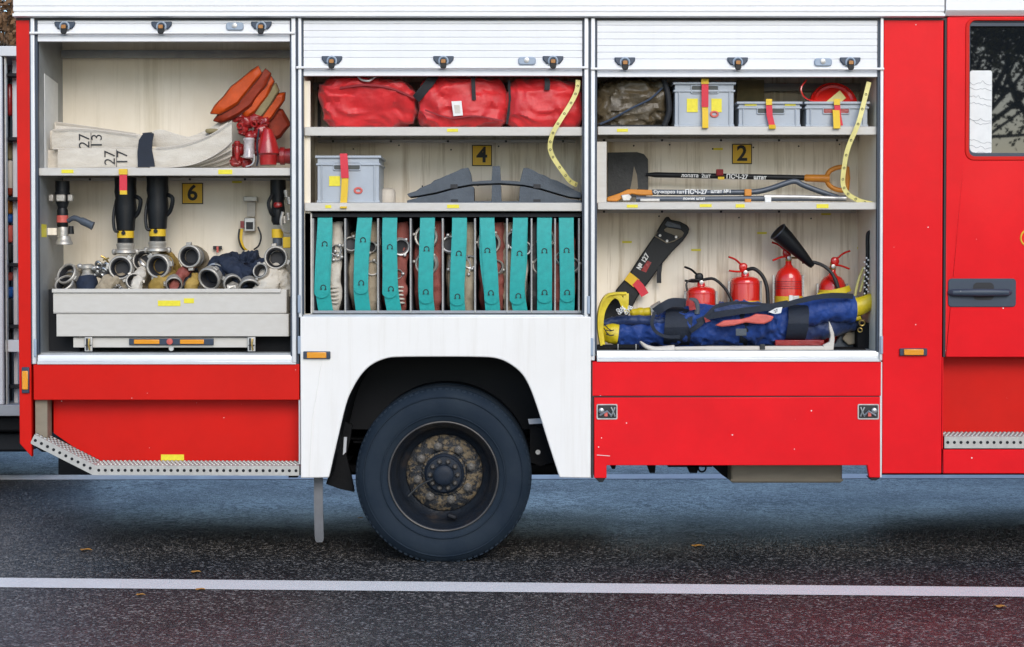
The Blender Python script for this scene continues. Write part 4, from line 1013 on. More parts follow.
MB().strip(smoothpath([at(340, 88, .07), at(365, 85, .05), at(390, 88, .05), at(414, 98, .09)], 5), (0, .2, 1), .012, .006).build('seam_band', 'bagseam', t)
t, c, w, h = bag(418, 75, 507.5, 126.5, .22, .34, 'red bag in the middle of the top shelf with a white tag', 2)
MB().strip(smoothpath([at(435, 74, .09), at(430, 82, .07), at(421, 93, .075), at(416, 99, .09)], 4), None, .05, .006).build('carry_strap', 'strapblack', t)
MB().strip([at(473, 76, .055), at(473.5, 88, .045), at(474, 100, .045)], (1, 0, 0), .022, .006).build('carry_strap', 'strapblack', t)
mb = MB().prism(P2([(451.5, 101.5), (461.5, 101), (463, 115.5), (453.5, 116.2)], .04), .032, .036); tg = mb.build('luggage_tag', 'paper', t)
mb = MB().prism(P2([(454, 105), (459.5, 104.8), (460.5, 113), (455, 113.3)], .031), .0305, .0315); mb.build('tag_print', 'wood', tg)
MB().strip(smoothpath([at(425, 110, .06), at(450, 118, .045), at(475, 116, .045), at(503, 121, .06)], 5), (0, .2, 1), .008, .005).build('seam_band', 'bagseam', t)
t, c, w, h = bag(507, 78, 581, 126.5, .22, .34, 'red bag at the right of the top shelf with a short black tab', 3)
MB().strip([at(547, 78, .06), at(547.5, 84, .048), at(547, 90, .046)], (1, 0, 0), .03, .006).build('black_tab', 'strapblack', t)
MB().strip([at(509, 80, .09), at(510, 100, .09), at(507, 124, .1)], (1, 0, 0), .014, .006).build('carry_strap', 'strapblack', t)

# ---------- tapes
def tape(P, label, w=.026):
    t = thing('marked_tape', at(*P[-1]), label, 'tape', 'yellow tapes hanging at the right of the lockers')
    sp_ = smoothpath([at(*q) for q in P], 6)
    MB().strip(sp_, None, w, .0025).build('ribbon', 'tape', t)
    mb = MB()
    for i in range(4, len(sp_) - 2, 4):
        mb.ring(sp_[i] + Vector((0, -.003, 0)), (0, 1, 0), .0055, .0014, 10, 5)
    mb.build('printed_marks', 'ink', t)
    return t
tape([(578, 80, .04), (577, 90, .03), (571, 103, .02), (561, 119, .0), (553, 133, -.002), (550, 146, .01), (553, 157, .02), (563, 172, .03), (570, 181, .06), (577, 185, .1)], 'yellow marked tape hanging down by the red bags')
tape([(869, 82, .04), (864, 102, .02), (858, 124, -.002), (848, 148, .0), (844, 168, .005), (843, 184, .01), (848, 194, .015), (860, 201, .03), (873, 204, .05)], 'yellow marked tape hanging past the shovel grip')

# ---------- crates
def crate(x0, y0, x1, y1, Y, dep, zb, label, slot, strap=None, stickers=(), badge=None):
    a = at(x0, y0, Y); b = at(x1, y1, Y); xa, xb, zt = a.x, b.x, a.z
    t = thing('storage_crate', ((xa + xb) / 2, Y + dep / 2, zb), label, 'crate', 'grey plastic crates in the lockers')
    rimh = .055 if (zt - zb) > .2 else .04
    def wall(mb, i, z0, z1): 
        mb.box(xa + i, xb - i, Y + i, Y + i + .006, z0, z1); mb.box(xa + i, xb - i, Y + dep - i - .006, Y + dep - i, z0, z1)
        mb.box(xa + i, xa + i + .006, Y + i + .006, Y + dep - i - .006, z0, z1); mb.box(xb - i - .006, xb - i, Y + i + .006, Y + dep - i - .006, z0, z1)
    mb = MB(); wall(mb, .012, zb + .001, zt - .004); mb.box(xa + .018, xb - .018, Y + .018, Y + dep - .018, zb + .001, zb + .008)
    for k in (.1, .9): 
        xx = xa + (xb - xa) * k; mb.box(xx - .004, xx + .004, Y + .004, Y + .0125, zb + .002, zt - rimh)
    mb.box(xa + .008, xb - .008, Y + .006, Y + .013, zb + .001, zb + .014)
    body = mb.build('body', 'crate', t, bevel=.003)
    mb = MB(); wall(mb, 0, zt - .014, zt); wall(mb, .004, zt - rimh, zt - rimh + .012); mb.build('rim', 'crate', t, bevel=.003)
    sa = at(slot[0], slot[1], Y); sb = at(slot[2], slot[3], Y)
    MB().prism(rrect(sa.x, sb.x, sb.z, sa.z, .006), Y + .008, Y + .0115).build('handle_slot', slot[4], body)
    framed('slot_rim', rrect(sa.x - .006, sb.x + .006, sb.z - .006, sa.z + .006, .006), rrect(sa.x, sb.x, sb.z, sa.z, .006), Y + .004, Y + .0115, 'crate', body)
    for (p, q, r_, s_) in stickers:
        A = at(p, q, Y); B = at(r_, s_, Y); MB().box(A.x, B.x, Y + .0085, Y + .0105, A.z, B.z).build('sticker', 'sticker', body)
    if badge:
        c = at(*badge, Y); MB().ring((c.x, Y + .009, c.z), (0, 1, 0), .014, .006, 20, 6, sx=1.4).build('red_badge', 'pink', body)
        MB().box(c.x + .006, c.x + .016, Y + .003, Y + .0085, c.z - .016, c.z - .008).build('red_badge', 'pink', body)
    if strap:
        for (P, m, w) in strap: MB().strip([at(*q) for q in P], (1, 0, 0), w, .004).build('strap', m, t)
    return t
crate(315, 155.5, 381, 203, .06, .38, zS3, 'tall grey crate alone beside plate 4, with a long yellow strap', (334, 163, 359.5, 169.5, 'crateD'),
      [([(343.5, 154.5, .3), (343.5, 153.8, .05), (344, 160, .045), (345, 178, .045)], 'straprd', .042), ([(345.2, 177, .05), (344.5, 190, .045), (343.5, 205, .04), (343.5, 208, .005)], 'strapyl', .038)], ((329, 186, 340, 176),), (358, 190.5))
crate(673, 82, 736, 125.5, .06, .38, zS4, 'tall grey crate with a strap on the front top shelf', (692, 86, 718, 92.5, 'crateD'),
      [([(705, 79.5, .3), (705, 79, .05), (705, 84, .045)], 'strapyl', .042), ([(705, 83, .05), (705, 95, .045), (705, 107, .045)], 'straprd', .038), ([(705, 106, .05), (705.3, 118, .045), (705.3, 128, .0)], 'strapyl', .034)], ((687, 112, 698, 98.5), (711.5, 112, 722, 98.5)), (714.5, 114))
crate(737, 101.5, 802.5, 125.5, .06, .38, zS4, 'low grey crate in the middle of the three on the front top shelf', (758, 107.5, 784, 113, 'crateD'),
      [([(769, 99, .05), (769, 105, .045)], 'strapyl', .034), ([(769, 104, .05), (769.5, 115, .045), (772, 125.5, .04)], 'straprd', .034), ([(772, 125, .04), (772.5, 128.5, .0)], 'strapyl', .038)], ((745, 105.5, 757, 101.8), (785, 105.5, 796, 101.8)))
crate(804.5, 101.5, 870, 125.5, .06, .38, zS4, 'low grey crate holding a round red drum', (824, 107.5, 849, 113, 'castred'),
      [([(837, 99, .05), (837, 105, .045)], 'strapyl', .034), ([(837, 104, .05), (838, 115, .045), (840, 125.5, .04)], 'straprd', .034), ([(836, 110, .048), (837, 128.5, .0)], 'strapyl', .038)])
# red drum in the right crate
t = thing('red_drum', at(833, 110, .22), 'round red plastic drum with a tan label, sticking up out of the right crate', 'drum')
c = at(834, 104, .16)
MB().lathe(c, (0, -1, .35), [(.10, -.12), (.135, -.11), (.14, -.02), (.132, .0), (.128, -.008), (.118, .004), (.112, .008), (.10, .0), (.05, .004), (.02, .006)], 48).build('body', 'exred', t)
MB().strip([c + Vector((-.03, -.012, -.01)), c + Vector((.05, -.0, .055))], None, .055, .003).build('tan_label', 'tape', t)
MB().strip(smoothpath([at(806, 80, .1), at(800.5, 88, .08), at(803, 96, .08), at(809, 100, .09), at(818, 101, .1)], 5), (0, 1, .1), .05, .006).build('red_strap', 'exred', t)
MB().box(*sorted([at(737, 90, .42).x, at(764, 90, .42).x]), .42, .43, zS4, at(750, 80, .42).z).build('cardboard', 'khaki', None)
tag(bpy.data.objects['cardboard'], 'olive board standing behind the low middle crate', 'board')
# brown bag at the left
t = thing('tarp_bag', at(635, 126, .25), 'crumpled brown bag with a dark cord left of the tall front crate', 'bag')
MB().soft((at(632, 100, .26).x, .27, zS4 + .135), (.42, .34, .28), .6, .045, 9, 8, None, 110, 60, zmin=zS4).build('body', 'tarp', t)
MB().tube(smoothpath([at(600, 124, .08), at(612, 119, .075), at(632, 108, .07), at(650, 99, .075), at(662, 88, .09)], 5), .006, 8).build('cord', 'blackcup', t)
MB().tube(smoothpath([at(664, 80, .1), at(668, 95, .09), at(669, 112, .09), at(664, 126, .1)], 5), .016, 8).build('black_edge', 'strapblack', t)
MB().tube(smoothpath([at(598, 124, .1), at(607, 126, .1), at(620, 126, .1), at(668, 126, .12)], 5), .007, 8).build('black_edge', 'strapblack', t)

# ---------- slate rubber ramps
up = [(407, 194), (411, 192.5), (416, 191), (420, 188), (426, 185.5), (431, 183.5), (434, 180.5), (441, 178), (446, 175.5), (451, 173.5), (456, 171.5), (462, 168.5), (468.5, 167.5), (470.5, 173), (472, 181.5), (484, 180.6), (491.5, 180.4), (492.5, 166), (500, 166), (501, 180.4), (510, 180.8), (520, 181.5), (522, 173), (523.5, 168), (528, 168), (534, 170.5), (539, 173.5), (545, 175.5), (551, 179), (557, 180.5), (564, 184), (571, 188), (578, 191.5), (581, 193), (581, 198), (570, 197), (556, 193), (541, 188.5), (524, 185), (500, 183.2), (472, 184.3), (455, 187.3), (436, 192.5), (420, 195.5), (409, 197)]
low = [(407, 200.5), (420, 197), (436, 194.2), (455, 189), (472, 186.2), (474, 187), (474, 201.2), (491.5, 201.2), (492, 184.8), (501, 184.8), (501.5, 201.2), (519, 201.2), (520, 186.5), (524, 186.5), (541, 190.2), (556, 194.8), (570, 199), (581, 200.5), (581, 202.5), (407, 202.8)]
for (o_, nm, lab) in ((up, 'hose_ramp', 'upper slate grey rubber ramp, arched with three upright stubs'), (low, 'hose_ramp', 'lower slate grey rubber ramp with two openings, under the arched one')):
    ob = MB().prism(P2(o_, .12), .12, .34).build(nm, 'slate', None, bevel=.003)
    tag(ob, lab, 'hose ramp', 'slate ramps stacked on the middle shelf')
    for px, py in (((454, 186.2), (537, 186.2)) if o_ is up else ((454.5, 201.3), (537, 201.3))):
        p = at(px, py, .118); MB().box(p.x - .02, p.x + .02, .116, .122, p.z - .012, p.z + .011).build('notch', 'ink', ob)
tag(MB().box(*sorted([at(408, 202, .1).x, at(582, 202, .1).x]), .1, .4, zS3 + .0005, zS3 + .006).build('rubber_mat', 'graytool', None), 'thin dark rubber mat under the slate ramps', 'mat')
# clear round tub behind the crate
tag(MB().lathe(at(387, 188, .36), (0, 0, -1), [(.02, 0), (.045, .01), (.05, .03), (.05, .08), (.05, .085)], 24).build('clear_tub', 'wood', None), 'small pale tub behind the tall grey crate with the long strap', 'tub')

# ---------- nine hose rolls and teal straps
ctr = [(325, 'canvas', 0), (362, 'canvas2', 0), (391, 'redhose', 0), (426.6, 'redhose', 0), (459, 'canvas2', 0), (488, 'redhose', 0), (519, 'canvas', 0), (544.6, 'canvas2', 0), (566.8, 'redhose', 0)]
slots = [(313, 345.2), (345.2, 378), (378, 410.6), (410.6, 442.7), (442.7, 475), (475, 507), (507, 531.5), (531.5, 555), (555, 579)]
ords = ['first', 'second', 'third', 'fourth', 'fifth', 'sixth', 'seventh', 'eighth', 'ninth']
cols = {'canvas': 'cream', 'canvas2': 'tan', 'redhose': 'red brown'}
rnd = random.Random(5)
for i, ((a, b), (sx_, m, _)) in enumerate(zip(slots, ctr)):
    Yr = .33; xc = (X(a, .2, 265) + X(b, .2, 265)) / 2; wd = (X(b, .2) - X(a, .2)) * .74; Rr = .232
    t = thing('rolled_hose', (xc, Yr, zr0), '%s hose roll, %s from the left in the hose rack' % (cols[m], ords[i]), 'rolled hose', 'rolled hoses in the rack')
    # spiral of flat hose, edge-on
    prof = []; n = 9
    mb = MB()
    zc_ = zr0 + Rr + .004
    pr = [(.05, 0)]
    for k in range(n): pass
    # crowned stack of layers: outer surface bulges to the sides of the strap
    mb.lathe((xc - wd / 2, Yr, zc_), (1, 0, 0), [(.06, .01), (Rr * .86, 0), (Rr * .97, wd * .08), (Rr, wd * .3), (Rr * .985, wd * .5), (Rr, wd * .7), (Rr * .97, wd * .92), (Rr * .86, wd), (.06, wd - .01)], 56)
    mb.wrinkle(.012, 12, i)
    roll = mb.build('roll', m, t)
    # loose hose end coming down the front, on the side of the strap, with wrinkles
    side = 1 if i in (0, 1, 2, 3, 4, 5) else -1
    ex = X(sx_, .08) + side * .05
    P = [(ex + .006 * side, .17, zr1 - .05), (ex + .012 * side, .13, zr0 + .36), (ex, .11, zr0 + .22), (ex + .004 * side, .11, zr0 + .1), (ex - .01 * side, .13, zr0 + .01)]
    mm = {0: 'canvas', 1: 'canvas2', 2: 'redhose', 3: 'redhose', 4: 'canvas2', 5: 'redhose', 6: 'canvas2', 7: 'dkmetal', 8: 'redhose'}[i]
    MB().tube(smoothpath(P, 10), .035, 14, flat=.55, up=(1, 0, 0)).wrinkle(.012, 20, i * 3).build('hose_end', mm, t)
    if i in (0, 2):
        mb = MB()
        for k in range(5): mb.ring((ex - .008, .11, zr0 + .055 + k * .022), (.0, .1, 1), .03, .006, 14, 6)
        mb.build('end_ribs', 'canvas', t)
    # couplings
    spec = {0: [(336, 250, 6), (337, 256, 5)], 1: [(351, 244, 8), (371, 247, 6), (372, 268, 8)], 2: [(401, 247, 9), (398, 274, 5)], 3: [(426, 237, 12), (426, 264, 12)],
            4: [(450, 244, 9), (460, 266, 12), (470, 262, 7)], 5: [(489, 243, 12), (496, 267, 8)], 6: [(515, 240, 10), (524, 248, 8)], 7: [(546, 238, 9), (541, 266, 9)], 8: [(572, 265, 8), (562, 258, 7)]}[i]
    for (cx_, cy_, r_) in spec:
        c = at(cx_, cy_, .09); r2 = r_ * PX; ax = Vector((rnd.uniform(-.3, .3), -1, rnd.uniform(-.2, .3))).normalized()
        mb = MB().lathe(c, ax, [(r2 * .8, -.05), (r2, -.04), (r2, .0), (r2 * .93, .006), (r2 * .8, .004), (r2 * .74, -.02)], 26, cap=False)
        for g in range(3):
            w = 2 * pi * g / 3 + cx_; mb.soft(c + Vector((cos(w) * r2 * 1.02, -.004, sin(w) * r2 * 1.02)), (.02, .022, .018), .8, 0, 1, 0, nu=10, nv=8)
        cc = mb.build('coupling', 'silver' if i % 2 == 0 else 'coupling', t)
        MB().lathe(c, ax, [(r2 * .73, -.03), (r2 * .72, -.014), (r2 * .5, -.016)], 20).build('coupling_bore', 'ink', cc)
# teal straps
sh_ = [[(0, 0), (0, -1), (-1, -3), (-2, -4.5), (1, -1)], [(3, 0), (1.5, 0), (-.5, -1), (-1, -2), (1.5, -1)], [(-1, -0), (-1.5, 0), (-1, 0), (0, 0), (3.5, -1)], [(1, 0), (.5, 0), (-.5, 0), (-1, 0), (1, 0)],
       [(.5, 0), (.5, 0), (-.5, 0), (-2, 0), (-1, 0)], [(-1, 0), (-1, 0), (-.5, 0), (3, 0), (5, 0)], [(1.5, 0), (1, 0), (.5, 0), (-1.5, 0), (1.5, 0)], [(0, 0), (-.5, 0), (0, 0), (0, 0), (0, 0)], [(-.5, 0), (-.5, 0), (0, 0), (.5, 0), (0, 0)]]
tongue = [298, 294, 298, 303.5, 305.5, 304, 304.5, 303, 302]
marks = [(244, 287.5), (240, 283), (247, 289), (249, 292), (253.5, 296.5), (250.5, 293), (253.5, 296), (251, 292.5), (250.5, 292.5)]
for i, (sx_, m, _) in enumerate(ctr):
    t = thing('teal_strap', at(sx_, 312, .04), 'teal webbing strap, %s from the left across the hose rack' % ords[i], 'strap', 'teal straps across the hose rack')
    yy = [217, 235, 262, 290, 312.5]; dx = [q[0] for q in sh_[i]]
    yoff = [.075, .05, .045, .05, .075]
    P = smoothpath([at(sx_ + d, y_, o_) for d, y_, o_ in zip(dx, yy, yoff)], 8)
    mb = MB().strip(P, (1, 0, 0), .083, .0035); mb.build('webbing', 'teal', t)
    # overlapping tongue with a rounded end
    def xa_(py):
        for k in range(4):
            if yy[k] <= py <= yy[k + 1]: f = (py - yy[k]) / (yy[k + 1] - yy[k]); return dx[k] * (1 - f) + dx[k + 1] * f
        return dx[-1]
    te = tongue[i]; tx = xa_(te - 8) - (1.5 if i in (0, 2, 6) else 0)
    Q = []; 
    for k in range(9): 
        py = 218 + (te - 6 - 218) * k / 8; Q.append((sx_ + (xa_(py) * (1 - k / 8) + (k / 8) * tx), py, 7.2))
    for k in range(1, 6): 
        w = k / 5 * pi / 2; Q.append((sx_ + tx, te - 6 + 6 * sin(w), 7.2 * cos(w) + .25))
    mb = MB().strip([at(a, b, .036 + .03 * abs((b - 262) / 50) ** 3) for a, b, _ in Q], (1, 0, 0), [q[2] * 2 * PX for q in Q], .0035)
    tn = mb.build('strap_tongue', 'teal', t)
    for my in marks[i]:
        c = at(sx_ + xa_(my) * .9, my, .034 + .03 * abs((my - 262) / 50) ** 3 - .001)
        mb = MB().ring((c.x, c.y, c.z), (0, 1, 0), .0135, .0026, 16, 6, a0=-2.3, a1=2.3)
        for s_ in (-1, 1): mb.box(c.x + s_ * .007, c.x + s_ * .018, c.y - .002, c.y + .002, c.z - .0125, c.z - .0085)
        mb.build('printed_mark', 'ink', tn)

# ---------- B3 middle shelf: shovel and cutting tools
t = thing('shovel', at(730, 178, .4), 'black flat shovel with an orange D grip lying across the shelf behind plate 2', 'shovel')
bl = [(607.5, 152.5), (637, 152), (644, 154), (648, 159), (648.3, 170), (648.3, 190), (646, 197), (607.5, 198)]
mb = MB(); q = P2(bl, .42); n = len(q)
MB().prism(q, .42, .425).build('blade', 'dkmetal', t, bevel=.002)
MB().prism(P2([(634, 166), (637, 175), (638, 188), (635, 192), (630, 190), (632, 180)], .42), .4185, .4198).build('rust_patch', 'tan', t)
MB().tube([at(646, 174.5, .41), at(655, 174.8, .40), at(812, 178, .38)], [.008, .0155, .0155], 12).build('shaft', 'black', t)
c = at(811, 178, .38)
MB().tube([at(804, 177.8, .38), at(806, 178, .38), at(824, 178.5, .38), at(829, 178.5, .38)], [.015, .021, .022, .026], 12).build('socket', 'toolorange', t)
fx = smoothpath([at(826, 178.6, .38), at(830, 172, .375), at(836, 168.5, .37), at(842, 167), at(846, 167.5, .37)], 5) if 0 else smoothpath([at(826, 178.6, .38), at(829, 172, .38), at(835, 168.3, .38), at(842, 167, .38), at(847, 168, .38)], 5)
fy = smoothpath([at(826, 178.6, .38), at(829, 185, .38), at(835, 189, .38), at(842, 190.4, .38), at(847, 189, .38)], 5)
MB().tube(fx, .014, 10).tube(fy, .014, 10).tube([at(846.5, 167, .38), at(847.5, 178.5, .38), at(846.5, 190, .38)], .016, 10).build('grip', 'toolorange', t)
text('handwriting', 'лопата  2шт', tuple(at(696, 175.7, .375)), .03, 'paper', t, rot=-.02, bold=.0006)
text('handwriting', 'ПСЧ-27', tuple(at(737, 176.8, .373)), .036, 'paper', t, rot=-.02, bold=.001)
text('handwriting', 'штат', tuple(at(760, 177.6, .371)), .032, 'paper', t, rot=-.02, bold=.001)
p = at(719.5, 172.5, .37); MB().box(p.x - .02, p.x + .02, .35, .38, p.z - .018, p.z + .018).build('clip', 'bagseam', t, bevel=.003)
p = at(721, 177.5, .35); MB().box(p.x - .018, p.x + .018, .345, .352, p.z - .012, p.z + .004).build('clip_tab', 'strapyl', t)

t = thing('long_lopper', at(700, 200, .2), 'long dark handled lopper with an orange head lying on the shelf below the shovel', 'lopper', 'long tools on the front middle shelf')
MB().prism(P2([(606, 199.5), (608, 197), (620, 193), (628, 189.3), (640, 189.6), (652, 190), (653, 195.5), (640, 195.5), (632, 194), (624, 197.5), (617, 201.5), (608, 201.5)], .16), .15, .18).build('head', 'toolorange', t, bevel=.006)
MB().prism(P2([(621, 195), (629, 194), (632, 197), (630, 200.5), (623, 201)], .14), .135, .15).build('pivot_plate', 'silver', t, bevel=.004)
MB().tube(smoothpath([at(652, 192.2, .165), at(700, 192.6, .165), at(742, 192.3, .165), at(758, 191.5, .165), at(772, 188, .165), at(788, 182.5, .165), at(796, 181.5, .165), at(803, 185, .165), at(820, 191.5, .165), at(838, 197.5, .165)], 5), .0155, 12).build('bent_handle', 'graytool', t)
p = at(748, 192.3, .145); MB().box(p.x - .02, p.x + .02, .14, .19, p.z - .022, p.z + .018).build('yellow_band', 'toolorange', t, bevel=.004)
text('handwriting', 'Сучкорез 1шт', tuple(at(669, 192, .148)), .026, 'paper', t, bold=.0006)
text('handwriting', 'ПСЧ-27', tuple(at(696, 192, .148)), .036, 'paper', t, bold=.0012)
text('handwriting', 'штат №1', tuple(at(721, 191.5, .148)), .028, 'paper', t, bold=.0008)
t = thing('pry_bar', at(740, 202, .12), 'grey steel bar lying lowest along the front of the middle shelf', 'bar', 'long tools on the front middle shelf')
MB().tube([at(636, 199, .11), at(700, 199, .11), at(770, 198.6, .11), at(846, 198.2, .11)], .0155, 12, flat=.8).build('bar', 'graytool', t)
MB().tube([at(764, 196.5, .10), at(800, 196.8, .10), at(846, 198.4, .10)], .011, 10).build('steel_sleeve', 'silver', t)
p = at(768, 199, .09); MB().box(p.x - .018, p.x + .018, .085, .1, p.z - .02, p.z + .014).build('white_clip', 'paper', t, bevel=.003)
p = at(649, 200, .09); MB().box(p.x - .05, p.x + .06, .085, .1, p.z - .008, p.z + .008).build('jaw_plate', 'silver', t, bevel=.003)
text('handwriting', 'ломик штат', tuple(at(694, 198.6, .093)), .022, 'paper', t, bold=.0005)
p = at(748, 201, .09); MB().box(p.x - .018, p.x + .018, .086, .1, p.z - .008, p.z + .012).build('yellow_clip', 'toolorange', t, bevel=.003)

# ---------- saw in its case
Y = .47
t = thing('saw_case', at(622, 318, Y), 'black hand saw case with a cut-out handle leaning against the locker wall', 'saw')
cs = [(666, 217), (668.5, 216.5), (671, 219.5), (680, 221.5), (687, 225), (689.5, 229), (688.5, 233), (683, 241), (672, 252), (662, 264), (649, 282), (637, 298), (625, 322), (612, 318), (616, 290), (624, 280.5), (631, 271), (640, 257), (653, 238), (654.5, 236), (660, 226)]
MB().prism(P2(cs, Y), Y, Y + .03).build('case', 'black', t, bevel=.006)
MB().prism(P2([(664, 229.5), (667, 227.5), (681, 230), (684, 233), (682, 236.5), (679, 237), (665, 231.5)], Y - .001), Y - .003, Y - .001).build('handle_opening', 'tan', t)
MB().prism(P2([(664.5, 224.5), (667.5, 221), (680, 224.5), (681.5, 229), (667, 227)], Y - .001), Y - .008, Y - .001).build('handle', 'graytool', t, bevel=.004)
mb = MB(); mb.tube([at(a, b, Y - .004) for a, b in ((657, 232), (655, 236), (667, 243), (674, 241), (682, 236))], .004, 6); mb.build('bronze_edge', 'tan', t)
mb = MB()
for (a, b) in ((660, 235.5), (667, 241), (676, 237)): mb.lathe(at(a, b, Y), (0, -1, 0), [(.008, 0), (.008, .006)], 10)
mb.build('rivets', 'silver', t)
MB().prism(P2([(647.5, 260.5), (651.5, 262.5), (646, 272.5), (641, 270.5)], Y - .001), Y - .003, Y - .0005).build('red_label', 'castred', t)
text('handwriting', '27', tuple(at(646, 257, Y - .002)), .04, 'paper', t, rot=radians(58), bold=.0012)
text('handwriting', '№ 1', tuple(at(641.5, 264.5, Y - .002)), .036, 'paper', t, rot=radians(58), bold=.0012)
MB().strip([at(660.5, 262, Y + .01), at(659, 274, Y - .01), at(659, 283, Y - .012)], (1, 0, 0), .026, .006).build('hanging_tab', 'strapblack', t)
MB().strip([at(627, 276, Y - .01), at(630.5, 278.5, Y - .012), at(636.5, 283.5, Y - .012)], None, .055, .004).build('strap_yellow', 'strapyl', t)
MB().strip(smoothpath([at(635, 282, Y - .013), at(640, 287, Y - .016), at(645, 295, Y - .016)], 4), None, .048, .004).build('strap_red', 'straprd', t)

# ---------- fire extinguishers
def extinguisher(px, ytop, Rp, label, Y, style, mirror=1):
    c = at(px, ytop, Y); R_ = Rp * PX * 1.03; zb = zf3 + .005; h = c.z - zb
    t = thing('fire_extinguisher', (c.x, Y, zb), label, 'fire extinguisher', 'fire extinguishers standing against the locker wall')
    if style == 'dome': top = [(R_, h - R_ * .95), (R_ * .97, h - R_ * .72), (R_ * .85, h - R_ * .42), (R_ * .66, h - R_ * .18), (R_ * .4, h - .004), (R_ * .24, h + .012), (R_ * .22, h + .05), (R_ * .2, h + .052)]
    else: top = [(R_, h - .03), (R_ * .97, h - .016), (R_ * .86, h - .004), (R_ * .6, h + .004), (R_ * .3, h + .01), (R_ * .25, h + .03)]
    MB().lathe((c.x, Y, zb), (0, 0, 1), [(R_ * .9, 0), (R_ * .98, .006), (R_, .02)] + top, 40).build('cylinder', 'exred', t)
    if style != 'dome': MB().ring((c.x, Y, c.z - .035), (0, 0, 1), R_ + .0005, .002, 40, 6).build('weld_ring', 'exred', t)
    vz = c.z + (.05 if style == 'dome' else .03)
    lm = 'black' if style == 'flatblack' else 'exred'
    MB().lathe((c.x, Y, vz - .02), (0, 0, 1), [(.018, 0), (.02, .012), (.014, .02), (.016, .04), (.01, .05)], 16).build('valve', 'brass', t)
    s = mirror
    v0 = Vector((c.x, Y - .01, vz + .03))
    MB().tube(smoothpath([v0 + Vector((-.0 * s, 0, -.005)), v0 + Vector((.03 * s, 0, .02)), v0 + Vector((.06 * s, -.005, .045)), v0 + Vector((.098 * s, -.01, .06))], 4), .0065, 8, flat=1.8, up=(0, 0, 1)).build('lever', lm, t)
    MB().tube(smoothpath([v0 + Vector((.0, 0, -.022)), v0 + Vector((.045 * s, -.004, -.026)), v0 + Vector((.095 * s, -.01, -.045 if style == 'dome' else -.02))], 4), .0065, 8, flat=1.8, up=(0, 0, 1)).build('carry_handle', lm, t)
    MB().soft(v0 + Vector((.012 * s, 0, .0)), (.05, .03, .05), .8, 0, 1, 0, nu=16, nv=12).build('valve_head', lm, t)
    MB().lathe((c.x - .0, Y - .02, vz + .0), (0, -1, 0), [(.012, 0), (.012, .008), (.009, .009)], 14).build('gauge', 'silver', t)
    for q in (-1, 1): MB().box(c.x + q * (R_ + .008) - .005, c.x + q * (R_ + .008) + .005, Y, Y + .03, zb + .05, c.z - (.02 if style != 'dome' else .05)).build('holder_arm', 'steel', t)
    return t, c, R_, vz, zb
def band(t, c, R_, Y, py, m='yellow', w=.03, buckle=False):
    z = at(c.x, py, Y - R_).z
    b_ = MB().lathe((c.x, Y, z - w / 2), (0, 0, 1), [(R_ + .003, 0), (R_ + .004, w)], 36).build('holding_strap', m, t)
    if buckle: MB().obox((c.x + R_ * .35, Y - R_ - .004, z), (.045, .012, .045)).build('buckle', 'silver', t, bevel=.004); MB().obox((c.x + R_ * .0, Y - R_ - .006, z), (.02, .01, .05)).build('white_print', 'paper', t)
t, c, R_, vz, zb = extinguisher(701, 287.5, 14.6, 'short red extinguisher with black levers, farthest left of the four', .42, 'flatblack', -1)
MB().tube(smoothpath([(c.x + .01, .40, vz + .015), (c.x + .07, .39, vz + .02), (c.x + .13, .38, vz - .03), (c.x + .17, .37, vz - .1), (c.x + .19, .36, vz - .16)], 5), .0085, 10).build('hose', 'black', t)
MB().tube(smoothpath([(c.x - .01, .40, vz + .012), (c.x - .06, .39, vz + .015), (c.x - .088, .38, vz - .006), (c.x - .085, .37, vz - .05)], 5), .006, 8).build('wire_guard', 'black', t)
t, c, R_, vz, zb = extinguisher(745, 277.5, 14.8, 'red extinguisher with red levers and a black hose, second from the left', .42, 'flat', -1)
MB().tube(smoothpath([(c.x + .01, .40, vz + .015), (c.x + .05, .39, vz + .02), (c.x + .095, .38, vz - .02), (c.x + .12, .37, vz - .09), (c.x + .125, .36, vz - .2)], 5), .011, 10).build('hose', 'black', t)
band(t, c, R_, .42, 303.5, 'strapyl', .03)
t, c, R_, vz, zb = extinguisher(788.5, 266.5, 13.6, 'domed red extinguisher with a big black horn, third from the left', .42, 'dome', -1)
for k in range(4):
    z_ = at(c.x, 282 + k * 2.3, .34).z; MB().lathe((c.x, .42, z_), (0, 0, 1), [(R_ + .0012, 0), (R_ + .0012, .004)], 40, cap=False).build('print_line', 'bagseam', t)
hn = [at(811, 264.5, .36), at(801, 254, .34), at(786, 239, .32), at(778, 231.5, .31)]
MB().tube([hn[0] + Vector((.01, 0, -.01)), hn[0], hn[1], hn[2], hn[3]], [.014, .020, .034, .050, .055], 22).build('discharge_horn', 'black', t)
MB().ring(hn[3], (hn[3] - hn[2]).normalized(), .054, .004, 28, 6).build('horn_rim', 'graytool', t)
MB().tube([(c.x + .015, .40, vz), (c.x + .06, .39, vz + .0), at(804, 262, .37)], .006, 8).build('pipe', 'brass', t)
MB().tube(smoothpath([at(802, 262, .37), at(812, 262, .36), at(822, 265, .34), at(830, 271, .33), at(835, 279, .32), at(838, 288, .32)], 5), [.010] * 20 + [.012] * 6, 10).build('hose', 'dkmetal', t)
band(t, c, R_, .42, 299.5, 'strapyl', .036, True)
t, c, R_, vz, zb = extinguisher(832.5, 275, 13.6, 'domed red extinguisher at the right, levers pointing right, behind the horn hose', .42, 'dome', 1)
band(t, c, R_, .42, 293.5, 'strapyl', .04)
MB().strip(smoothpath([at(818, 296, .30), at(832, 293, .28), at(845, 290, .28), at(850, 288, .3)], 4), None, .035, .004).build('strap_end', 'yellow', t)

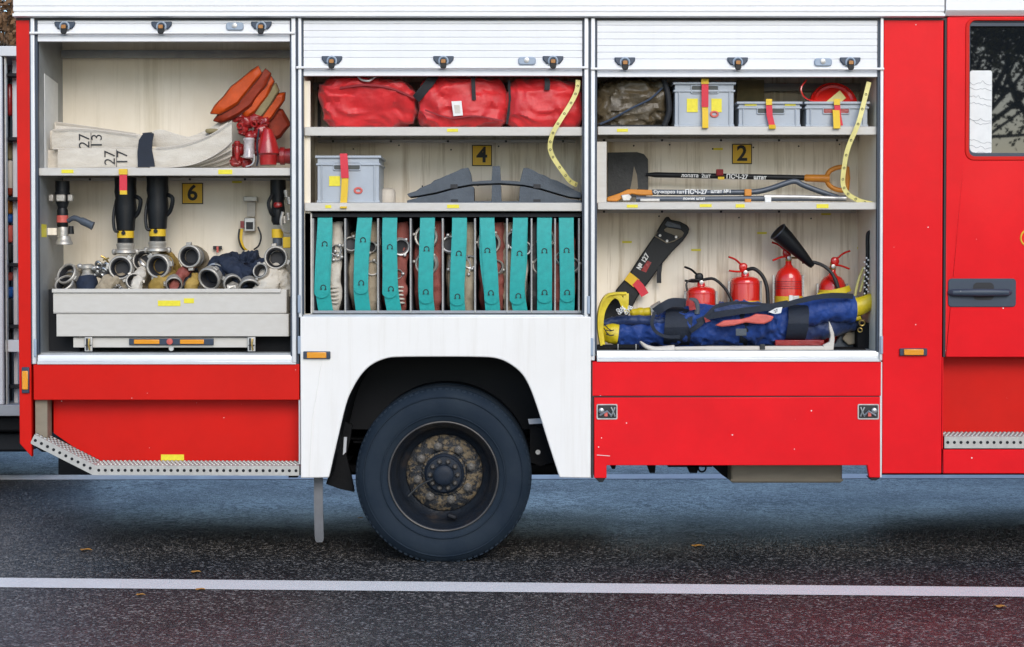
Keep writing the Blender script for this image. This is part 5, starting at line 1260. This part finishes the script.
# ---------- blue rescue garment roll
def tubeP(P, m, name, par, n=28, wr=.014, ws=12, seed=0):
    # P = (px, ytop, ybot, Y, depthfactor)
    pp = []; rr = []
    for (px, a, b, Y_, df) in P:
        c = at(px, (a + b) / 2, Y_); h = (b - a) / 2 * PX; pp.append(c); rr.append((h, h * df))
    q = smoothpath(pp, 16); R2 = smoothpath([Vector((a, b, 0)) for a, b in rr], 16)
    mb = MB().tube(q, [(r.x, r.y) for r in R2], n, up=(0, 0, 1))
    for i, v in enumerate(mb.v):
        w = v * ws + Vector((seed, 0, seed)); k = 1 - abs(mn.noise(w)) * 2.2; k2 = mn.noise(w * 2.3)
        c_ = q[min(i // n, len(q) - 1)]; d = (v - c_); d = d.normalized() if d.length > 1e-6 else d
        k3 = 1 - abs(mn.noise(w * 2.4 + Vector((7, 0, 3)))) * 2.6; mb.v[i] = v + d * wr * (k * .7 + k2 * .35 + k3 * .35)
    return mb.build(name, m, par, smooth=60)
t = thing('rescue_suit', at(740, 346, .2), 'rolled blue rescue suit with navy straps and yellow cuffs lying on the locker floor', 'rescue suit')
tubeP([(612, 325, 344, .2, 1.1), (620, 322, 345, .2, 1.1), (650, 319, 345, .2, 1.1), (680, 309, 345, .2, 1.2), (710, 306, 345, .2, 1.2), (740, 303, 345, .2, 1.2), (765, 305, 343, .2, 1.2), (785, 309, 342, .2, 1.1), (800, 308, 338, .2, 1.1)], 'blue', 'trunk', t, 72, .024, 13, 2)
tubeP([(780, 306, 338, .18, 1.), (800, 302, 328, .18, 1.), (820, 298, 323, .18, 1.), (838, 297, 321, .18, 1.), (853, 296, 322, .19, 1.)], 'blue', 'upper_sleeve', t, 32, .012, 11, 5)
tubeP([(780, 318, 341, .24, 1.), (810, 316, 340, .24, 1.), (835, 314, 335, .24, 1.), (853, 312, 329, .25, .9), (860, 316, 326, .26, .8)], 'blue2', 'lower_sleeve', t, 28, .014, 11, 8)
tubeP([(602, 322, 332, .17, 1.2), (615, 317, 325, .16, 1.3), (635, 316, 324, .15, 1.3), (655, 317, 326, .14, 1.2), (668, 319, 328, .14, 1.)], 'blue2', 'folded_leg', t, 22, .008, 14, 4)
tubeP([(850, 298, 318, .17, .8), (860, 297, 315, .17, .85), (871, 293.5, 309, .17, .85), (874, 294, 308, .17, .85)], 'yellow', 'yellow_cuff', t, 26, .003, 9, 2)
tubeP([(855, 316, 321, .18, 1.), (860, 313, 320, .18, 1.)], 'yellow', 'yellow_cuff', t, 16, .003, 9, 3)
tubeP([(603, 326, 340, .14, .8), (610, 324, 343, .13, .8), (618, 325, 344, .13, .8)], 'yellow', 'yellow_cuff', t, 24, .005, 22, 3)
mb = MB()
for (a, b) in (((604, 324), (612, 331)), ((606, 330), (614, 330)), ((606, 334), (614, 335)), ((604, 328), (609, 335))): mb.tube([at(*a, .05), at((a[0] + b[0]) / 2, (a[1] + b[1]) / 2 + 1, .045), at(*b, .05)], .003, 6)
mb.build('cuff_lacing', 'ink', t)
def wrap(px, ytop, ybot, w, Y, m, name, lean=0, df=1.1):
    h = (ybot - ytop) / 2 * PX; c = at(px, (ytop + ybot) / 2, Y); pp = []
    for k in range(25):
        a_ = 2 * pi * k / 24; pp.append(c + Vector((lean * sin(a_) * h, -cos(a_) * h * df * 1.06, sin(a_) * h * 1.03)))
    return MB().strip(pp, (1, 0, 0), w, .005).wrinkle(.005, 18, px).build(name, m, t)
wrap(676, 307, 346, .15, .2, 'navy', 'wide_band', .05, 1.22)
wrap(794, 303, 342, .115, .2, 'navy', 'wide_band', .10, 1.32)
wrap(741, 302.5, 346, .045, .2, 'navy', 'narrow_band', 0, 1.2)
def st_(P, w, m='navy', name='strap'): MB().strip(smoothpath([at(*q) for q in P], 5), None, w, .006).wrinkle(.004, 18, w * 99).build(name, m, t)
st_([(655, 312, .06), (652, 322, .04), (655, 331, .04), (664, 336, .04), (680, 337, .04)], .018)
st_([(655, 312, .07), (664, 306, .06), (674, 302.5, .07), (686, 303, .08)], .05)
st_([(697, 322, .02), (712, 316, .015), (735, 312, .01), (765, 308, .01), (788, 303, .04)], .035)
st_([(690, 331, .03), (700, 324, .015), (715, 308, .04), (730, 304, .06), (752, 305, .06), (775, 307, .06)], .028)
st_([(770, 309, .03), (790, 303.5, .04), (812, 298, .05), (832, 295.5, .06), (853, 296.5, .1)], .03)
MB().tube(smoothpath([at(690, 300.5, .1), at(695, 301, .09), at(697, 306, .09), at(697, 314, .09)], 4), .016, 10).build('carry_loop', 'slate', t)
st_([(686, 303, .06), (691, 303.5, .055), (693, 310, .055)], .035, 'castred', 'red_clip')
st_([(715, 312, .03), (724, 309, .03), (742, 307, .03), (760, 308, .04)], .03, 'blue2', 'padded_flap')
sw = [(715, 325.5), (724, 320.5), (742, 319), (751, 316.5), (756, 313.8), (766, 314.5), (774, 316.5), (771, 321), (764, 324), (756, 323.8), (746, 322.5), (734, 325.5), (722, 326.8)]
mb = MB(); mb.prism(P2(sw, .0), -.012, .03); mb.build('salmon_patch', 'pink', t, bevel=.008, label='glossy salmon red wedge on the front of the suit')
MB().prism(P2([(704, 317), (711, 321), (705.5, 322.5)], .0), .0, .006).build('red_triangle', 'castred', t)
MB().prism(P2([(768.5, 312), (776, 308), (782.5, 307), (781, 313), (775, 314)], -.01), -.008, -.004).build('white_label', 'paper', t)
text('label_marks', '27', tuple(at(776, 311, -.012)), .022, 'navy', t, rot=.4)
p = at(740.5, 332, .0); MB().box(p.x - .03, p.x + .03, -.03, -.024, p.z - .02, p.z + .02).build('grey_patch', 'slate', t, bevel=.003)

# ---------- yellow rimmed object at the left
t = thing('rescue_helmet', at(612, 345, .2), 'yellow and black helmet like shell standing on edge at the left of the locker', 'helmet')
o1 = smoothpath([at(a, b, .1) for a, b in ((601, 345), (598.5, 330), (598.5, 315), (601, 304), (606, 296), (613, 293.5), (626, 293))], 5)
MB().strip(o1, (0, 1, 0), .12, .012).build('shell_edge', 'yellow', t)
o2 = smoothpath([at(a, b, .055) for a, b in ((605, 345), (603.5, 330), (604.5, 315), (608, 306), (613, 299.5), (620, 296.5), (626, 295.5))], 5)
v = [p for p in o2] + [Vector((p.x, .052, p.z)) for p in o1]; n = len(o1)
MB().add(v, [(i, i + 1, n + i + 1, n + i) for i in range(n - 1)]).build('shell_face', 'yellow', t)
MB().prism([(p.x, p.z) for p in o2] + P2([(622, 308), (612, 318), (606, 324), (606, 345)], .06), .16, .2).build('lining', 'strapblack', t)
MB().strip(smoothpath([at(613, 294.5, .06), at(620, 298, .05), at(624, 306, .05), at(628, 313, .06)], 5), None, .03, .01).build('peak', 'yellow', t)
MB().strip(smoothpath([at(626, 293.5, .06), at(626, 301, .055), at(625.5, 309, .055)], 4), (1, 0, 0), .03, .012).build('peak', 'yellow', t)
mb = MB()
for k in range(10): mb.ring(at(618 + k * 1.4, 310 + 3 * sin(k * 1.3), .045), (sin(k), 1, cos(k)), .009, .003, 10, 5)
mb.build('chin_chain', 'paper', t)
t = thing('yellow_torch', at(640, 318, .2), 'small yellow torch with a pale funnel head behind the suit', 'torch')
a = at(630, 313, .26); b = at(651, 312, .26); d_ = (b - a)
MB().tube([a, a + d_ * .1, a + d_ * .35, a + d_ * .4, a + d_ * .6, a + d_ * .65, a + d_ * .95, b], [.01, .022, .024, .028, .028, .024, .028, .02], 18).build('body', 'yellow', t)
a = at(652, 312, .25); b = at(662, 309, .24)
MB().tube([a, b], [.036, .05], 18).build('lamp_head', 'silver', t)

# ---------- pickaxe, board, stand
t = thing('pickaxe', at(730, 351, .06), 'pale wooden pickaxe lying along the front of the locker floor', 'pickaxe')
pk = smoothpath([at(640, 341.5, .06), at(646, 346.5, .06), at(655, 349.5, .06), at(666, 349.5, .06), at(674.5, 349, .06)], 5)
n = len(pk); MB().tube(pk, [(.004 + .019 * min(1, (i / n) ** .6 * 1.1), .02) for i in range(n)], 12, up=(0, 0, 1)).build('pick_head', 'wood', t)
MB().tube([at(675, 348.7, .06), at(705, 348.4, .06), at(708, 348.8, .06), at(740, 348.6, .06), at(826, 348.6, .06)], [.012, .013, .0165, .0155, .0155], 12).build('handle', 'wood', t)
ah = [(829, 321), (831.5, 326), (834, 333), (834.5, 340), (833.5, 350), (824, 350.5), (823, 345), (829.5, 342), (830.5, 335), (829, 328)]
MB().prism(P2(ah, .05), .045, .075).build('blade', 'wood', t, bevel=.004)
p = at(762.5, 348, .04); MB().box(p.x - .014, p.x + .014, .035, .06, p.z - .025, p.z + .022).build('floor_clip', 'dkmetal', t, bevel=.004)
MB().box(p.x - .014, p.x + .014, .03, .034, p.z - .022, p.z - .010).build('clip_plate', 'silver', t)
tag(MB().box(*sorted([at(775, 342, .1).x, at(824, 342, .1).x]), .09, .3, at(800, 345.8, .1).z, at(800, 340, .1).z).build('red_board', 'castred', None, bevel=.004), 'flat red board lying between the suit and the pickaxe handle', 'board')
mb = MB(); mb.box(X(598), X(868), .05, .5, zf3, zf3 + .006)
mb.box(X(598), X(640), .05, .08, zf3 + .012, zf3 + .03)
tag(mb.build('floor_rail', 'chassis', None), 'black rail and mat on the locker floor under the suit', 'rail')
mb = MB(); mb.tube([at(618, 344, .05), at(618, 351, .05), at(636, 351, .05), at(636, 344, .05)], .004, 8)
tag(mb.build('wire_staple', 'galv', None), 'thin wire staple on the floor under the left yellow cuff', 'staple')
t = thing('tool_stand', at(850, 351, .25), 'dusty grey bracket in the lower right corner of the locker', 'bracket')
MB().prism(P2([(826, 349.5), (836, 343), (840, 334), (846, 332), (855, 333), (856, 350)], .3), .3, .42).build('grey_plate', 'slate', t, bevel=.006)
MB().prism(P2([(842, 339), (846, 331.5), (856, 331), (857, 344), (848, 345)], .28), .27, .3).build('dusty_cap', 'tan', t, bevel=.006)
MB().prism(P2([(857, 326), (872, 322), (874, 350), (857, 350)], .2), .2, .35).build('dark_box', 'chassis', t, bevel=.006)
MB().ring(at(862, 323, .16), (0, 1, .2), .015, .005, 16, 7).build('brass_hook', 'brass', t)
MB().ring(at(860, 330, .16), (.4, 1, .2), .012, .004, 16, 7).build('brass_hook', 'brass', t)
# ---------- hanging tool at the right wall
t = thing('hanging_pump', at(868, 300, .2), 'black hooked hose with pale beads hanging down the right locker wall', 'hose')
MB().tube(smoothpath([at(874, 232, .2), at(869, 232.5, .2), at(867.5, 238, .2), at(867.5, 260, .2), at(866.5, 280, .2), at(865, 296, .2)], 5), .011, 10).build('hose', 'black', t)
mb = MB()
for k in range(18): mb.soft(at(866.5 + 2.2 * sin(k * 2.1), 258 + k * 2.1, .17), (.012, .012, .012), 1, 0, 1, 0, nu=8, nv=6)
mb.build('beads', 'paper', t)
t = thing('rope', at(860, 290, .25), 'two strand yellow cord hanging beside the black hooked hose', 'cord')
MB().tube(smoothpath([at(864, 267, .25), at(860, 276, .25), at(857, 286, .25), at(855, 296, .25)], 5), .008, 8).tube(smoothpath([at(866, 272, .24), at(863, 282, .24), at(860, 292, .24)], 5), .007, 8).build('strands', 'tape', t)
# ================================================================== the ground
def asphalt():
    m = bpy.data.materials.new('asphalt'); m.use_nodes = True; nt = m.node_tree; N = nt.nodes; K = nt.links; b = N['Principled BSDF']
    tc = N.new('ShaderNodeTexCoord')
    def noi(sc, det=2, ro=.5):
        n = N.new('ShaderNodeTexNoise'); n.inputs['Scale'].default_value = sc; n.inputs['Detail'].default_value = det; n.inputs['Roughness'].default_value = ro
        K.new(tc.outputs['Object'], n.inputs['Vector']); return n.outputs['Fac']
    def mr(i, a, b_, c, d):
        r = N.new('ShaderNodeMapRange'); r.inputs[1].default_value = a; r.inputs[2].default_value = b_; r.inputs[3].default_value = c; r.inputs[4].default_value = d
        K.new(i, r.inputs[0]); return r.outputs[0]
    v = N.new('ShaderNodeTexVoronoi'); v.inputs['Scale'].default_value = 82; K.new(tc.outputs['Object'], v.inputs['Vector'])
    sc_ = N.new('ShaderNodeSeparateColor'); K.new(v.outputs['Color'], sc_.inputs[0])
    cr = N.new('ShaderNodeValToRGB'); K.new(sc_.outputs[0], cr.inputs[0])
    e = cr.color_ramp.elements; e[0].position = .0; e[0].color = (.010, .011, .012, 1); e[1].position = 1; e[1].color = (.36, .345, .32, 1)
    x = e.new(.45); x.color = (.022, .022, .023, 1); x = e.new(.78); x.color = (.055, .052, .050, 1)
    mx = N.new('ShaderNodeMix'); mx.data_type = 'RGBA'; mx.blend_type = 'MULTIPLY'; mx.inputs['Factor'].default_value = 1
    K.new(cr.outputs[0], mx.inputs['A'])
    big = N.new('ShaderNodeValToRGB'); K.new(noi(.9, 5, .6), big.inputs[0])
    e = big.color_ramp.elements; e[0].position = .35; e[0].color = (.72, .74, .80, 1); e[1].position = .7; e[1].color = (1.25, 1.16, 1.1, 1)
    K.new(big.outputs[0], mx.inputs['B']); K.new(mx.outputs['Result'], b.inputs['Base Color'])
    cw = N.new('ShaderNodeMath'); cw.operation = 'MULTIPLY'
    K.new(mr(noi(1.3, 4), .35, .65, .30, .48), b.inputs['Roughness'])
    b.inputs['Specular IOR Level'].default_value = .8; K.new(mr(noi(.8, 5, .6), .38, .62, .3, 1.), cw.inputs[0]); v2 = N.new('ShaderNodeTexVoronoi'); v2.inputs['Scale'].default_value = 26; K.new(tc.outputs['Object'], v2.inputs['Vector']); s2 = N.new('ShaderNodeSeparateColor'); K.new(v2.outputs['Color'], s2.inputs[0]); av = N.new('ShaderNodeMath'); K.new(s2.outputs[0], av.inputs[0]); K.new(sc_.outputs[1], av.inputs[1]); K.new(mr(av.outputs[0], .6, 1.3, .05, 1.), cw.inputs[1]); K.new(cw.outputs[0], b.inputs['Coat Weight']); b.inputs['Coat Roughness'].default_value = .30; b.inputs['Coat IOR'].default_value = 1.5
    n1 = noi(95, 3, .6)
    ad = N.new('ShaderNodeMath'); ad.operation = 'MULTIPLY_ADD'; ad.inputs[1].default_value = -.9; K.new(v.outputs['Distance'], ad.inputs[0]); K.new(n1, ad.inputs[2])
    bm_ = N.new('ShaderNodeBump'); bm_.inputs['Strength'].default_value = 1.; bm_.inputs['Distance'].default_value = .009
    K.new(ad.outputs[0], bm_.inputs['Height']); K.new(bm_.outputs[0], b.inputs['Normal'])
    b2 = N.new('ShaderNodeBump'); b2.inputs['Strength'].default_value = .45; b2.inputs['Distance'].default_value = .006; K.new(ad.outputs[0], b2.inputs['Height']); K.new(b2.outputs[0], b.inputs['Coat Normal'])
    return m
M['asphalt'] = asphalt()
def paint():
    m = mat('road_paint', (.88, .86, .83), .55, coat=.15, var=.25, vscale=9, vcol=(.66, .64, .61), bump=.25, bscale=80)
    nt = m.node_tree; N = nt.nodes; K = nt.links; b = N['Principled BSDF']; out = N['Material Output']
    tc = N.new('ShaderNodeTexCoord'); n = N.new('ShaderNodeTexNoise'); n.inputs['Scale'].default_value = 38; n.inputs['Detail'].default_value = 5; n.inputs['Roughness'].default_value = .7
    K.new(tc.outputs['Object'], n.inputs['Vector'])
    r = N.new('ShaderNodeMapRange'); r.inputs[1].default_value = .66; r.inputs[2].default_value = .70; K.new(n.outputs['Fac'], r.inputs[0])
    t = N.new('ShaderNodeBsdfTransparent'); mx = N.new('ShaderNodeMixShader'); K.new(r.outputs[0], mx.inputs[0]); K.new(b.outputs[0], mx.inputs[1]); K.new(t.outputs[0], mx.inputs[2]); K.new(mx.outputs[0], out.inputs['Surface'])
    return m
M['paint'] = paint()
M['grass'] = mat('grass_ground', (.07, .08, .03), .9, var=.6, vscale=3, vcol=(.14, .10, .04), bump=.8, bscale=60)
M['kerb'] = mat('kerb_stone', (.30, .29, .27), .8, var=.3, vscale=9, bump=.4)
structure(MB().add([(-400, -16, 0), (400, -16, 0), (400, 400, 0), (-400, 400, 0)], [(0, 1, 2, 3)]).build('road', 'asphalt', None))
structure(MB().add([(-400, -400, .12), (400, -400, .12), (400, -16.2, .12), (-400, -16.2, .12)], [(0, 1, 2, 3)]).build('grass_verge', 'grass', None))
structure(MB().box(-400, 400, -16.2, -16, -.05, .125).build('kerb', 'kerb', None))
def line(p, q, wpx0, wpx1, name):
    # p,q = centre pixels at the frame's left and right edges
    a0 = gnd(p[0], p[1] - wpx0 / 2); a1 = gnd(p[0], p[1] + wpx0 / 2); b0 = gnd(q[0], q[1] - wpx1 / 2); b1 = gnd(q[0], q[1] + wpx1 / 2)
    def ext(u, v, k): return u + (v - u) * k
    A0, B0 = ext(a0, b0, -8), ext(a0, b0, 9); A1, B1_ = ext(a1, b1, -8), ext(a1, b1, 9)
    z = .003
    return structure(MB().add([(A0.x, A0.y, z), (B0.x, B0.y, z), (B1_.x, B1_.y, z), (A1.x, A1.y, z)], [(0, 1, 2, 3)]).build(name, 'paint', None))
line((0, 583), (1024, 592.5), 9.5, 9.5, 'road_line')
line((0, 477.7), (1024, 476.3), 4.6, 4.6, 'road_line')
# fallen leaves
rnd = random.Random(11)
base = None
for (px, py, s_, lab) in ((85, 551, 1.2, 'curled orange leaf lying on the asphalt before the rear step'), (196, 573, .9, 'small yellow leaf just above the near white line'), (140, 596, .9, 'brown leaf just below the near white line'), (200, 590.5, .8, 'tan leaf lying on the near white line'), (697, 547, 1.3, 'yellow brown leaf under the middle of the truck'), (1000, 608, 1.1, 'orange leaf at the right edge of the road'), (360, 519, .7, 'pale small leaf left of the wheel')):
    c = gnd(px, py); v = []; n = 10
    for i in range(n):
        a_ = 2 * pi * i / n; r_ = .019 * s_ * (1 + .3 * cos(3 * a_)) * rnd.uniform(.8, 1.15); v.append((c.x + cos(a_) * r_ * 1.5, c.y + sin(a_) * r_, .006 + .006 * abs(sin(a_ * 1.5)) * s_))
    v.append((c.x, c.y, .006)); v += [(p[0], p[1], p[2] + .0012) for p in v]
    f = [(i, (i + 1) % n, n) for i in range(n)] + [(n + 1 + (i + 1) % n, n + 1 + i, 2 * n + 1) for i in range(n)]
    f += [(i, n + 1 + i, n + 1 + (i + 1) % n, (i + 1) % n) for i in range(n)]
    tag(MB().add(v, f).build('fallen_leaf', 'leafd', None), lab, 'leaf', 'fallen leaves on the road')

# ================================================================== neighbour at the left edge
Y = 3.0
t = thing('parked_truck', (X(-300, Y), 4, .3), 'grey truck with an open equipment locker, just seen behind the rear pillar', 'truck')
def nb(a, b, c, d, y0, y1, m, name, bev=.004, lab=None):
    p = at(a, c, Y + y0); q = at(b, d, Y + y0); return MB().box(p.x, q.x, Y + y0, Y + y1, p.z, q.z).build(name, m, t, bevel=bev, label=lab)
nb(-900, 30, 54, 410, .6, 2.4, 'midgrey', 'body')
nb(-900, 24, 46, 56, .0, 2.4, 'grey_truck', 'roof_edge')
nb(-300, 3.5, 56, 405, .0, .04, 'grey_truck', 'door_panel', .01)
nb(4, 7.5, 56, 405, .03, .07, 'galv', 'door_edge')
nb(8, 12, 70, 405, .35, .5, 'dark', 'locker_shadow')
nb(12, 18, 56, 405, .2, .26, 'grey_truck', 'rack_post')
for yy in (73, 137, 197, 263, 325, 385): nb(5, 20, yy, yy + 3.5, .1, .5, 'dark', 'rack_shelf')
for (y0, y1, m) in ((83, 116, 'castred'), (142, 160, 'khaki'), (160, 190, 'wood'), (186, 196, 'orange2'), (200, 214, 'toolorange'), (214, 223, 'cobalt'), (225, 243, 'pink'), (243, 262, 'ink'), (272, 281, 'pink'), (287, 298, 'cobalt'), (298, 325, 'ink'), (330, 345, 'ink')):
    nb(6, 12, y0, y1, .22, .34, m, 'stowed_item', .02)
nb(5, 20, 340, 352, .05, .12, 'grey_truck', 'rack_bar')
nb(-900, 30, 405, 416, -.02, 2.3, 'midgrey', 'sill')
nb(-900, 30, 416, 432, .1, 2.2, 'chassis', 'bumper', .02)
nb(-900, 30, 432, 452, .25, 2.2, 'dark', 'underrun', .02)
for (xx, yy) in ((-6.8, 3.3), (-6.8, 5.0)): MB().lathe((xx, yy - .0, .5), (0, 1, 0), [(.2, 0), (.3, .02), (.46, .0), (.5, .03), (.5, .27), (.46, .3), (.2, .28)], 40).build('tyre', 'rubber', t)

# ================================================================== trees
def tree(base, h, seed, label, leaves, lm, spread=1., depth=6):
    r = random.Random(seed); t = thing('autumn_tree', base, label, 'tree', 'trees round the road')
    wood = MB(); tips = []
    def grow(p, d, L_, rad, lev):
        q = [p]; dd = d.copy(); n = 4
        for i in range(n):
            dd = (dd + Vector((r.uniform(-.18, .18), r.uniform(-.18, .18), r.uniform(-.05, .14)))).normalized(); q.append(q[-1] + dd * L_ / n)
        wood.tube(q, [rad * (1 - .4 * i / n) for i in range(n + 1)], 7 if lev < 3 else 4, cap=lev > 3)
        if lev >= depth: tips.append((q[-1], dd)); return
        for k in range(2 if lev else 4):
            a = dd.orthogonal().normalized(); a = Matrix.Rotation(r.uniform(0, 2 * pi), 3, dd) @ a
            grow(q[-1] if k or lev > 2 else q[-2], (dd + a * r.uniform(.45, 1.) * spread).normalized(), L_ * r.uniform(.62, .85), rad * .6, lev + 1)
        if lev > 1: tips.append((q[2], dd))
    grow(Vector(base), Vector((0, 0, 1)), h * .3, h * .017, 0)
    wood.build('trunk', 'bark', t)
    mb = MB(); v = []; f = []
    for (p, d) in tips:
        for k in range(leaves):
            c = p + Vector((r.gauss(0, .22), r.gauss(0, .22), r.gauss(0, .2))) * (h / 9); s = r.uniform(.022, .045) * h / 9 * (1.6 if leaves > 25 else 1)
            a = Vector((r.uniform(-1, 1), r.uniform(-1, 1), r.uniform(-1, 1))).normalized(); b = a.orthogonal().normalized() * s; c2 = a.cross(b).normalized() * s * .7
            o = len(v); v += [c - b, c + c2, c + b, c - c2]; f.append((o, o + 1, o + 2, o + 3))
    mb.v = v; mb.f = f; mb.m = [0] * len(f); mb.build('crown', lm, t)
    return t
tree((9.1, -19, .12), 9, 4, 'tree with thin yellow leaves nearest the kerb across the road', 10, 'leafy', 1, 8)
tree((7.4, -24, .12), 10, 9, 'taller yellow leaved tree across the road', 30, 'leafy', 1, 6)
tree((13.0, -31, .12), 12, 14, 'brown leaved tree farthest back across the road', 45, 'leafb')
tree((10.6, -29, .12), 11, 31, 'brown leaved tree between the yellow ones and the bushes', 45, 'leafb')
tree((-5.2, 7.6, 0), 5.2, 21, 'dense brown leaved tree behind the grey truck', 60, 'leafb', 1.1, 6)

# far tree belts on both sides of the road: one mass each
def belt(y0, x0, x1, h, seed, label, lm='leafdark'):
    r = random.Random(seed); v = []; f = []
    crowns = []
    x = x0
    while x < x1:
        crowns.append((x, y0 + r.uniform(-2.5, 2.5), h * r.uniform(.7, 1.1), r.uniform(2.2, 4.))); x += r.uniform(2., 4.5)
    for (cx_, cy_, ch, cr_) in crowns:
        for k in range(420):
            u = Vector((r.gauss(0, 1), r.gauss(0, 1), r.gauss(0, 1))).normalized() * (r.random() ** .4)
            c = Vector((cx_ + u.x * cr_, cy_ + u.y * cr_ * .8, ch * .52 + u.z * ch * .5))
            c += Vector((mn.noise(c * .6), mn.noise(c * .6 + Vector((5, 5, 5))), mn.noise(c * .6 - Vector((5, 5, 5))))) * .9
            s = r.uniform(.14, .34); a = Vector((r.uniform(-1, 1), r.uniform(-1, 1), r.uniform(-1, 1))).normalized(); b = a.orthogonal().normalized() * s; d = a.cross(b).normalized() * s * .8
            o = len(v); v += [c - b, c + d, c + b, c - d]; f.append((o, o + 1, o + 2, o + 3))
    for k in range(int((x1 - x0) * 130)):      # undergrowth, added to close the low gaps to the sky
        c = Vector((r.uniform(x0, x1), y0 + r.uniform(-1.5, 1.5), 0)); top = 2.4 + .8 * mn.noise(c * .4); c.z = r.uniform(.1, top)
        s = r.uniform(.16, .34); a = Vector((r.uniform(-1, 1), r.uniform(-1, 1), r.uniform(-.6, .6))).normalized(); b = a.orthogonal().normalized() * s; d = a.cross(b).normalized() * s * .8
        o = len(v); v += [c - b, c + d, c + b, c - d]; f.append((o, o + 1, o + 2, o + 3))
    mb = MB(); mb.v = v; mb.f = f; mb.m = [0] * len(f)
    o = mb.build('tree_belt', lm, None); tag(o, label, 'trees'); o['kind'] = 'stuff'
M['leafm'] = mat('mixed_leaf', (.10, .085, .02), .8, var=.9, vscale=.8, vcol=(.05, .035, .02))
M['grassd'] = mat('dark_grass', (.03, .04, .015), .95, spec=.1, var=.6, vscale=3, vcol=(.05, .035, .015), bump=.8, bscale=60)  # verge grass in a darker tone, to dim the road reflections
M['leafdark'] = mat('belt_leaf', (.018, .022, .012), .9, spec=.1, var=.8, vscale=.5, vcol=(.035, .024, .012))
belt(24, -110, 110, 3.4, 5, 'unseen belt of dark autumn trees, added beyond the fire truck to darken road reflections')  # unseen trees put in to darken what the road under the truck mirrors
belt(-46, -40, 70, 4.2, 8, 'belt of yellow brown bushes behind the trees across the road', 'leafm')
structure(MB().box(-400, 400, 14, 14.2, -.05, .125).build('kerb', 'kerb', None))
structure(MB().add([(-400, 14.2, .12), (400, 14.2, .12), (400, 400, .12), (-400, 400, .12)], [(0, 1, 2, 3)]).build('grass_verge', 'grassd', None))
# ================================================================== light
w = bpy.data.worlds.new('World'); SC.world = w; w.use_nodes = True
N = w.node_tree.nodes; sky = N.new('ShaderNodeTexSky'); sky.sky_type = 'NISHITA'; sky.sun_disc = False
EL, AZ = radians(SUN_EL), radians(SUN_AZ)      # AZ: angle right of straight behind the camera
# direction towards the sun
sd = Vector((sin(AZ) * cos(EL), -cos(AZ) * cos(EL), sin(EL)))
sky.sun_elevation = EL; sky.sun_rotation = atan2(sd.x, sd.y)
sky.air_density = 1.; sky.dust_density = .6; sky.ozone_density = 2.
w.node_tree.links.new(sky.outputs[0], N['Background'].inputs[0]); N['Background'].inputs[1].default_value = SKY
sl = bpy.data.lights.new('sun', 'SUN'); sl.energy = SUN; sl.angle = radians(SUN_ANG); sl.color = (1, .94, .86)
so = bpy.data.objects.new('sun', sl); COL.objects.link(so); so.rotation_euler = (-sd).to_track_quat('-Z', 'Y').to_euler()
vs = SC.view_settings; vs.view_transform = 'Standard'; vs.look = 'None'; vs.gamma = 1; vs.use_curve_mapping = False; vs.exposure = EXPO
SC.render.engine = 'CYCLES'; SC.cycles.max_bounces = 8; SC.cycles.diffuse_bounces = 4
